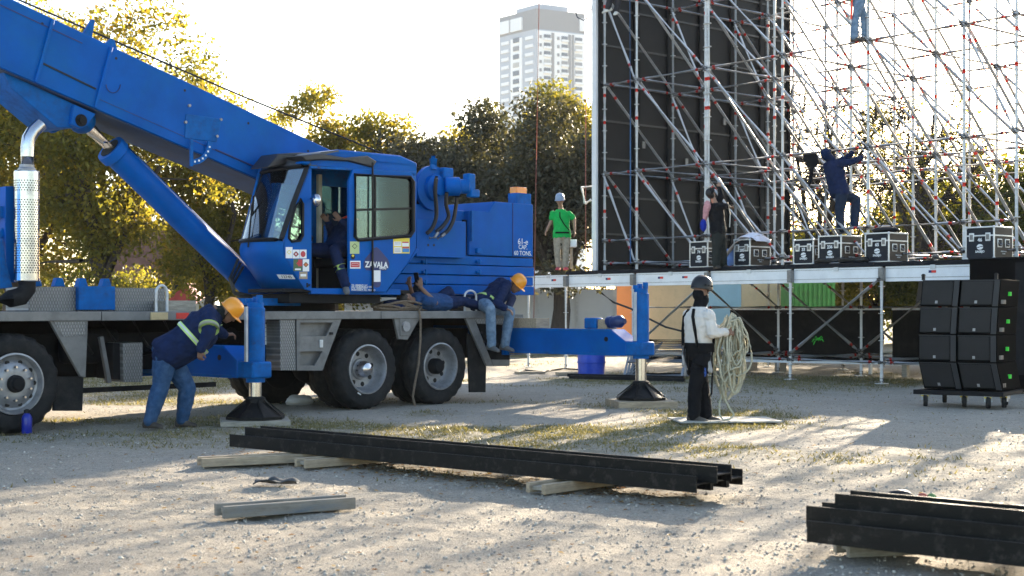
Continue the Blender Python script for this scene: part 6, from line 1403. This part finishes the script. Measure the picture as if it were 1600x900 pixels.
# 2 worker lying on the deck with a phone
u0 = cr(632, 470, .12).x
L_ = lambda u, w_, z: ctop(u, w_, z)
Zd = 1.352; hd_ = cr(636, 462, .15)
b = Body(L_(hd_.x + .72, .2, Zd + .12), L_(hd_.x + .17, .2, Zd + .15), L_(hd_.x, .2, Zd + .19), V((DX * .3, DY * .3, 1)), V((DY, -DX, 0)) * -1, V((DY, -DX, 0)) * -1,
         [L_(hd_.x + .42, .45, Zd + .12), L_(hd_.x + .2, .3, Zd + .36)], [L_(hd_.x + .42, .0, Zd + .12), L_(hd_.x + .22, .1, Zd + .34)], [L_(hd_.x + 1.0, .32, Zd + .3), L_(hd_.x + 1.12, .32, Zd + .09)], [L_(hd_.x + 1.08, .12, Zd + .15), L_(hd_.x + 1.48, .12, Zd + .07)], .95,
         toe={'L': (DX, DY, 0), 'R': (.3 * DX, .3 * DY, 1), 'Ru': (-DX, -DY, .3)}, hand={'L': {'d': (-.2, 0, 1), 'n': (.3, .5, 0), 'curl': 30}, 'R': {'d': (-.1, 0, 1), 'n': (0, .5, .0), 'curl': 25}}, headup=(-DX, -DY, .35))
p = person('worker lying on the truck deck reading a phone under the counterweight', b, fab('shirt_blue', (.02, .06, .16)), 'short', m_navy, m_boot, m_skin2, .009, None, m_hair, base=L_(hd_.x + .6, .2, Zd), seed=2)
o = thing('mobile_phone', 'black phone held up by the worker lying on the deck', 'phone', L_(hd_.x + .24, .16, Zd + .4), CA); mb = MB(); mb.obox((-.04, 0, .07), (.008, 0, .002), (0, .045, 0), (-.02, 0, .085)); mb.build('phone_body', m_black, o, bevel=.004)
o = thing('black_jacket', 'black jacket bundle propped on the deck behind the phone', 'jacket', L_(hd_.x + .45, .42, Zd + .02), CA); mb = MB(); mb.ell((.0, .05, .2), (.13, 0, .02), (0, .1, 0), (.03, 0, .24), 16, 10); ob = remesh(MB().add([tuple(MATX[o.name] @ V(p_)) for p_ in mb.v], mb.f), 'jacket_cloth', m_blackc, o, .012, 2, .02, .07)
o = thing('dark_pillow', 'dark rolled jacket under the head of the lying worker', 'jacket', L_(hd_.x - .1, .2, Zd), CA); mb = MB(); mb.ell((-.1, .0, .08), (.22, 0, 0), (0, .16, 0), (0, 0, .085), 16, 10); remesh(MB().add([tuple(MATX[o.name] @ V(p_)) for p_ in mb.v], mb.f), 'jacket_roll', m_navy, o, .012, 2, .015, .06)

# 3 worker sitting on the rear of the deck, head bowed
hp = cr(756, 478, .1); CW_ = lambda x, y, w_: MATX[crane.name] @ cr(x, y, w_)
b = Body(CW_(752, 474, .16), CW_(787, 441, -.02), CW_(806, 446, -.1), V((.62, -.45, -.62)), (-.55, .8, 0), (-.55, .75, -.1),
         [CW_(800, 466, .12), CW_(794, 482, -.1)], [CW_(776, 474, -.2), CW_(790, 482, -.3)], [CW_(797, 487, -.22), CW_(789, 538, -.2)], [CW_(766, 483, -.3), CW_(768, 538, -.26)], 1.12,
         toe={'L': (.75, -.6, -.12), 'R': (.65, -.7, -.15)}, hand={'L': {'d': (.4, -.6, -.5), 'n': (0, 0, -1), 'curl': 40}, 'R': {'d': (.7, -.2, -.3), 'n': (0, 0, -1), 'curl': 30}}, headup=(.75, -.3, .45))
b.hunch = -2.2
p = person('worker in navy and orange hard hat sitting on the rear deck edge, head bowed', b, m_navy, 'long', m_jeanl, m_shoeg, m_skin2, .009, m_orange, base=L_(hp.x, 0, Zd), seed=3, jacket=.02, eyes=False)
band(p, b, .2, .09, m_hv, .04)

# 4 operator reclining in the cab
b = Body(L_(4.95, .4, 2.2), L_(5.3, .42, 2.62), L_(5.3, .42, 2.82), V((-.8 * DX + .5 * DY, -.8 * DY - .5 * DX, -.25)), V((-DY, DX, 0)) * -1, V((-DY, DX, 0)) * -1,
         [L_(5.1, .14, 2.42), L_(4.86, .2, 2.6)], [L_(5.1, .66, 2.42), L_(4.88, .5, 2.6)], [L_(4.72, .16, 2.18), L_(4.78, .0, 1.72)], [L_(4.5, .5, 2.2), L_(4.35, .5, 1.76)], 1.15,
         toe={'L': (-.5 * DX + .8 * DY, -.5 * DY - .8 * DX, -.35), 'R': (-DX, -DY, 0)}, hand={'L': {'d': (-.6, -.3, .7), 'n': (0, 1, 0)}, 'R': {'d': (-.6, -.3, .7), 'n': (0, -1, 0)}}, headup=(.1, .1, 1))
p = person('operator in dark overalls leaning back in the open crane cab', b, m_navy, 'long', m_navy, m_shoeg, m_skin2, .009, None, m_hair, base=L_(4.95, .4, 1.66), seed=4)
a_, k_, f_ = b.legs['L']; cuffband(p, k_.lerp(f_, .45), f_, .086, .07, m_hv)
mb = MB(); mb.loft([b.ring(.88, .045), b.ring(.95, .05), b.ring(1.0, .04)]); remesh(mb, 'orange_collar', m_orv, p, .01, 2)

# 5 man in green on the stage beam
Y = 32.9; z0 = 2.255; A = lambda px, py, dy=0: at(px, py, Y + dy)
b = Body(A(878, 368), A(876, 328), A(875, 314.5, -.04), (-.15, -.95, -.15), (1, .15, 0), (1, .1, 0), [A(897, 342, .02), A(898, 360, -.08)], [A(862, 344, .0), A(855, 358, -.08)], [A(884, 396, -.03), A(883, 416)], [A(871, 396, -.03), A(873, 416)], .98, toe={'L': (.25, -1, 0), 'R': (-.3, -1, 0)}, hand={'L': {'n': (-.6, .2, 0), 'curl': 18}, 'R': {'n': (.6, .2, 0), 'curl': 18}}, sc=1.04, headup=(-.05, -.1, 1))
p = person('man in green T-shirt and grey-blue hard hat standing on the stage edge', b, m_greenc, 'short', m_khaki, m_shoer, m_skin, .01, mat('hardhat_greyblue', (.25, .33, .45), .35), base=A(878, 423), seed=5)
band(p, b, .1, .07, m_strap, .03, name='harness_belt')
for q in 'LR': a_, k_, f_ = b.legs[q]; cuffband(p, a_.lerp(k_, .42), k_, .102, .05, m_strap, 'harness_strap')
strap(p, [b.ring(.9, .03)[13], b.ring(.7, .035)[13], b.ring(.4, .04)[14], b.ring(.2, .04)[16]], r=.012)
o = thing('rope_stand', 'small pale clamp stand beside the man in green', 'clamp', A(893, 420, .15)); mb = MB(); mb.box((-.03, -.03, 0), (.03, .03, .55)); mb.build('stem', m_khaki, o); mb = MB(); mb.box((-.13, -.1, .5), (.12, .1, .68)); mb.build('clamp_head', m_alu, o, bevel=.02)

# 6 rope man
Y = 17.3; A = lambda px, py, dy=0: at(px, py, Y + dy)
b = Body(A(1091, 551), A(1092, 481), A(1096, 458), (.8, .55, -.15), (-.55, .83, 0), (-.55, .83, 0), [A(1122, 517, .22), A(1142, 515, .2)], [A(1113, 521, -.2), A(1135, 519, -.12)], [A(1098, 606, .1), A(1103, 647, .12)], [A(1086, 606, -.08), A(1084, 648, -.05)], 1.02, toe={'L': (.95, -.25, 0), 'R': (.85, -.5, 0)}, hand={'L': {'d': (1, -.2, -.1), 'n': (0, -1, -.2), 'curl': 55}, 'R': {'d': (1, .2, -.05), 'n': (0, 1, -.2), 'curl': 55}}, sc=1.02, headup=(.1, .05, 1))
p = person('rigger in white shirt and black helmet holding a bundle of rope', b, m_whitec, 'long', m_blackc, m_boot, m_skin2, .0075, None, base=gp(1092, 660), seed=6, jacket=.018, pant_d=.022, shirt_t=(.12, 1.02))
hardhat(p, b, mat('helmet_black', (.006, .007, .009), .38, spec=.4), climb=True)
mb = MB(); mb.caps(b.neck + b.sp * .0, b.head - b.hu * .07 + b.face * .02, .078, .085, 14); mb.ell(b.head - b.hu * .085 + b.face * .055, b.hl * .062, b.face * .06, b.hu * .05); mb.ell(b.head - b.face * .045 - b.hu * .02, b.hl * .08, b.face * .07, b.hu * .08); remesh(mb, 'neck_gaiter', m_blackc, p, .009, 2, .008, .03)
band(p, b, .06, .09, m_strap, .04, name='harness_belt')
R_ = lambda t, k, d=.034: b.ring(t, d, 28)[k % 28]
for k0, k1, k2 in ((18, 16, 15), (24, 25, 26), (10, 9, 8), (4, 3, 2)): strap(p, [R_(.12, k0), R_(.5, k1), R_(.8, k2, .03), R_(.97, k2, .03)], r=.02)
mb = MB(); mb.loft([[V(q) for q in b.ring(t, .042, 18)[3:12]] + [V(q) for q in b.ring(t, .02, 18)[3:12]][::-1] for t in (.06, .14, .22)]); mb.build('harness_back_pad', m_strap, p, world=True, sharp=60)
for q in 'LR': a_, k_, f_ = b.legs[q]; cuffband(p, a_.lerp(k_, .32), k_, .122, .06, m_strap, 'harness_strap')
for k, (px, py, L) in enumerate(((1071, 545, .3), (1076, 548, .26), (1068, 540, .22), (1104, 548, .2), (1108, 545, .25), (1101, 545, .3), (1111, 550, .22))):
    c = A(px, py, -.16 if px > 1090 else -.05); mb = MB(); mb.tube([c, c - V((.01, 0, L * .5)), c - V((-.005, .01, L))], .01 + .003 * (k % 3), 6); mb.ell(c - V((0, 0, L)), (.022, 0, 0), (0, .012, 0), (0, 0, .04), 8, 6); mb.build('carabiner', [m_rim, m_strap][k % 2] if k != 5 else mat('blue_sling', (.02, .07, .3), .7), p, world=True)
strap(p, [A(1112, 545, -.12), A(1113, 585, -.14), A(1112, 615, -.14), A(1107, 622, -.14), A(1103, 600, -.15)], r=.012)
# rope bundle in his hands
rb = thing('rope_bundle', 'large bundle of pale looped rope held by the rigger', 'rope', A(1146, 660)); m_rope = mat('rope_pale', (.40, .385, .29), .85, var=.25, scale=30, bump=.5, bscale=120)
rs = random.Random(12); hc = A(1146, 515, .06)
for k in range(32):
    L = rs.uniform(.28, .86); wd = rs.uniform(.05, .145); tilt = rs.uniform(-.12, .12); cx = rs.uniform(-.15, .07); cy = rs.uniform(-.16, .14); up_ = rs.uniform(.03, .16) if k < 22 else rs.uniform(.12, .2); pts = []; ph = rs.uniform(0, 6); yaw = rs.uniform(-.9, .9)
    if k < 4: L *= 1.12
    for i in range(26):
        t = 2 * math.pi * i / 26; z = math.sin(t); x = math.cos(t) * wd * (1 + .35 * (-z)) + .012 * math.sin(3 * t + ph); zz = (z * .5 - .5) * (L + up_) + up_
        wn = mnoise.noise_vector(V((x * 6 + k, zz * 5, k * 3.3))) * .03; pts.append(hc + wn + V((cx * (1.0 if zz < 0 else .5) + x * math.cos(yaw) + tilt * (-zz) * .5, cy + x * math.sin(yaw) + .02 * math.sin(2 * t + ph), zz + .02 * math.sin(5 * t + ph))))
    mb = MB(); mb.tube(pts, .012, 7, closed=True); mb.build('rope_loop', m_rope, rb, world=True)
tl = [A(1134, 545), A(1130, 580, -.03), A(1128, 605, -.02), A(1132, 622, 0), A(1140, 638, .0), A(1147, 648, -.03), A(1140, 655, -.06), A(1130, 656.5, -.08), A(1124, 648, -.05), A(1124, 630, -.02), A(1129, 612, .02), A(1135, 590, .02)]
mb = MB(); mb.tube([tl[i].lerp(tl[i + 1], k / 4) for i in range(len(tl) - 1) for k in range(4)], .0115, 7); mb.build('rope_tail', m_rope, rb, world=True)

# 7 man in black on the stage reaching up
Y = 29.2; A = lambda px, py, dy=0: at(px, py, Y + dy)
b = Body(A(1122, 360), A(1117, 318), A(1111, 303, .0), (.35, .65, .6), (.3, .95, 0), (-.1, 1, 0), [A(1127, 307, .2), A(1124, 293, .25)], [A(1134, 322, -.18), A(1139, 324, .05)], [A(1128, 386, .1), A(1130, 412, .1)], [A(1120, 386, -.1), A(1119, 413, -.08)], 1.16, toe={'L': (.5, -.8, 0), 'R': (.3, -.9, 0)}, hand={'L': {'d': (.1, .3, 1), 'n': (0, 1, 0)}, 'R': {'d': (.6, .6, .2), 'n': (0, 0, -1)}}, headup=(-.55, -.4, .7))
p = person('man in black with a cap reaching up on the stage beside case 74', b, m_blackc, 'long', m_olive, m_boot, m_skin, .01, None, m_hair, base=V((A(1122, 418).x, Y, DECK)), seed=7, pant_d=.03)
mb = MB(); h = b.head + b.hu * .03; mb.ell(h, b.hl * .1, b.face * .112, b.hu * .1, 18, 8, lo=0, hi=.5); mb.ell(h + b.face * .1 + b.hu * .005, b.hl * .085, b.face * .09, b.hu * .008, 16, 6); mb.build('cap', m_blackc, p, world=True)
mb = MB(); c = A(1103, 330, -.1); mb.ell(c, (.06, 0, .0), (0, .08, 0), (.02, 0, .22)); mb.ell(c + V((.03, 0, .1)), (.07, 0, 0), (0, .1, 0), (0, 0, .12)); remesh(mb, 'pink_towel', fab('pink_cloth', (.55, .27, .28)), p, .012, 2, .02, .06); mb = MB(); mb.ell(A(1099, 352, -.12), (.07, 0, 0), (0, .06, 0), (0, 0, .13)); remesh(mb, 'blue_pouch', fab('blue_pouch_cloth', (.01, .03, .3)), p, .012, 2, .01)
strap(p, [A(1137, 316, -.2), A(1141, 335, -.2), A(1140, 355, -.15)], m_whitec, .012, 'cord')

# 8 climber in navy on the guard rail
Y = 27.9; A = lambda px, py, dy=0: at(px, py, Y + dy)
b = Body(A(1311, 298), A(1300, 251), A(1292, 241), (.5, .75, .45), (-.45, .9, 0), (-.45, .9, 0), [A(1322, 249, .2), A(1332, 238, .1)], [A(1326, 254, -.15), A(1348, 246, -.02)], [A(1338, 312, .12), A(1335, 350, -.05)], [A(1312, 330, -.05), A(1313, 358, -.02)], 1.08, toe={'L': (.95, .2, 0), 'R': (.6, .4, 0)}, hand={'L': {'d': (1, .0, .3), 'n': (0, .3, -1), 'curl': 60}, 'R': {'d': (1, .1, .25), 'n': (0, .3, -1), 'curl': 60}}, sc=1.02, headup=(-.35, -.3, .8))
p = person('climber in navy hooded top stepping on the scaffold guard rail', b, m_navy, 'long', fab('navy_trousers', (.012, .024, .05)), m_shoeg, m_skin, .01, None, base=A(1313, 366), seed=8, pant_d=.028, jacket=.024)
mb = MB(); h = b.head; mb.ell(h + b.hu * .035 - b.face * .03, b.hl * .098, b.face * .105, b.hu * .105); mb.ell(h + b.hu * .05 + b.face * .03, b.hl * .1, b.face * .11, b.hu * .035); mb.caps(b.neck, h - b.face * .04, .085, .095, 14); remesh(mb, 'hood', m_navy, p, .01, 2, .008, .05)
mb = MB(); mb.tube([h + b.hl * .095 + b.hu * .02, h + b.hl * .06 + b.face * .09 + b.hu * .025, h + b.face * .108 + b.hu * .025, h - b.hl * .06 + b.face * .09 + b.hu * .025], .013, 6); mb.build('sunglasses', m_black, p, world=True)
o = thing('tool_pouch', 'black tool pouch hanging on the scaffold behind the climber', 'pouch', A(1264, 262, -.1)); mb = MB(); q = [A(1256, 241, -.1), A(1277, 239, -.1), A(1281, 254, -.1), A(1272, 262, -.1), A(1270, 285, -.1), A(1264, 292, -.1), A(1266, 262, -.1), A(1259, 256, -.1)]; mb.prism(q, (0, .1, 0)); mb.build('pouch_body', m_blackc, o, world=True, bevel=.02)

# 9 climber high on the scaffold, cut by the top edge
Y = 27.4; A = lambda px, py, dy=0: at(px, py, Y + dy)
b = Body(A(1341, -6), A(1340, -54), A(1340, -76), (.8, .5, 0), (-.5, .86, 0), (-.5, .86, 0), [A(1352, -40, .2), A(1360, -55, .1)], [A(1350, -36, -.18), A(1362, -48, -.05)], [A(1350, 26, .08), A(1352, 56, .06)], [A(1337, 28, -.06), A(1335, 58, -.1)], 1.0, toe={'L': (.95, .1, 0), 'R': (.6, -.5, 0)}, headup=(0, 0, 1))
p = person('climber in light jeans standing high on the scaffold, cut by the picture top', b, m_greenc, 'long', m_jeanl, m_boot, m_skin, .01, m_orange, base=A(1343, 66), seed=9)
strap(p, [A(1331, -4, -.1), A(1331, 14, -.1), A(1330, 30, -.1)], m_orv, .018, 'orange_strap')
# 10 worker sitting on the top ledger by the screen wall, only the feet in view
Y = 32.6; A = lambda px, py, dy=0: at(px, py, Y + dy)
b = Body(A(962, -12), A(960, -52), A(960, -70), (.3, -.9, 0), (1, .3, 0), (1, .3, 0), [A(972, -30, -.1), A(966, -16, -.2)], [A(948, -30, -.1), A(952, -16, -.2)], [A(970, -14, -.38), A(963, 16, -.36)], [A(957, -14, -.38), A(950, 12, -.36)], .98, toe={'L': (-.3, -.8, -.3), 'R': (-.95, -.3, -.35)}, headup=(0, 0, 1))
person('worker seated at the scaffold top left with white sneakers dangling', b, m_blackc, 'short', m_skin and fab('shorts_dark', (.03, .03, .035)), m_shoew, m_skin2, .01, m_orange, base=A(960, 16), seed=10)
# ------------------------------------------------------------------ haze in the air
mb = MB(); mb.box((-760, -40, -1.2), (760, 640, 122)); m = bpy.data.materials.new('haze_air'); b = NB(m)
v = b.n('ShaderNodeVolumePrincipled'); v.inputs['Color'].default_value = (.93, .95, 1, 1); v.inputs['Density'].default_value = .00016; v.inputs['Anisotropy'].default_value = .0
b.l(v.outputs[0], b.out.inputs['Volume'])
hz = mb.build('haze', m); hz['kind'] = 'stuff'; hz['label'] = 'thin bright haze in the low sun'; hz['category'] = 'haze'
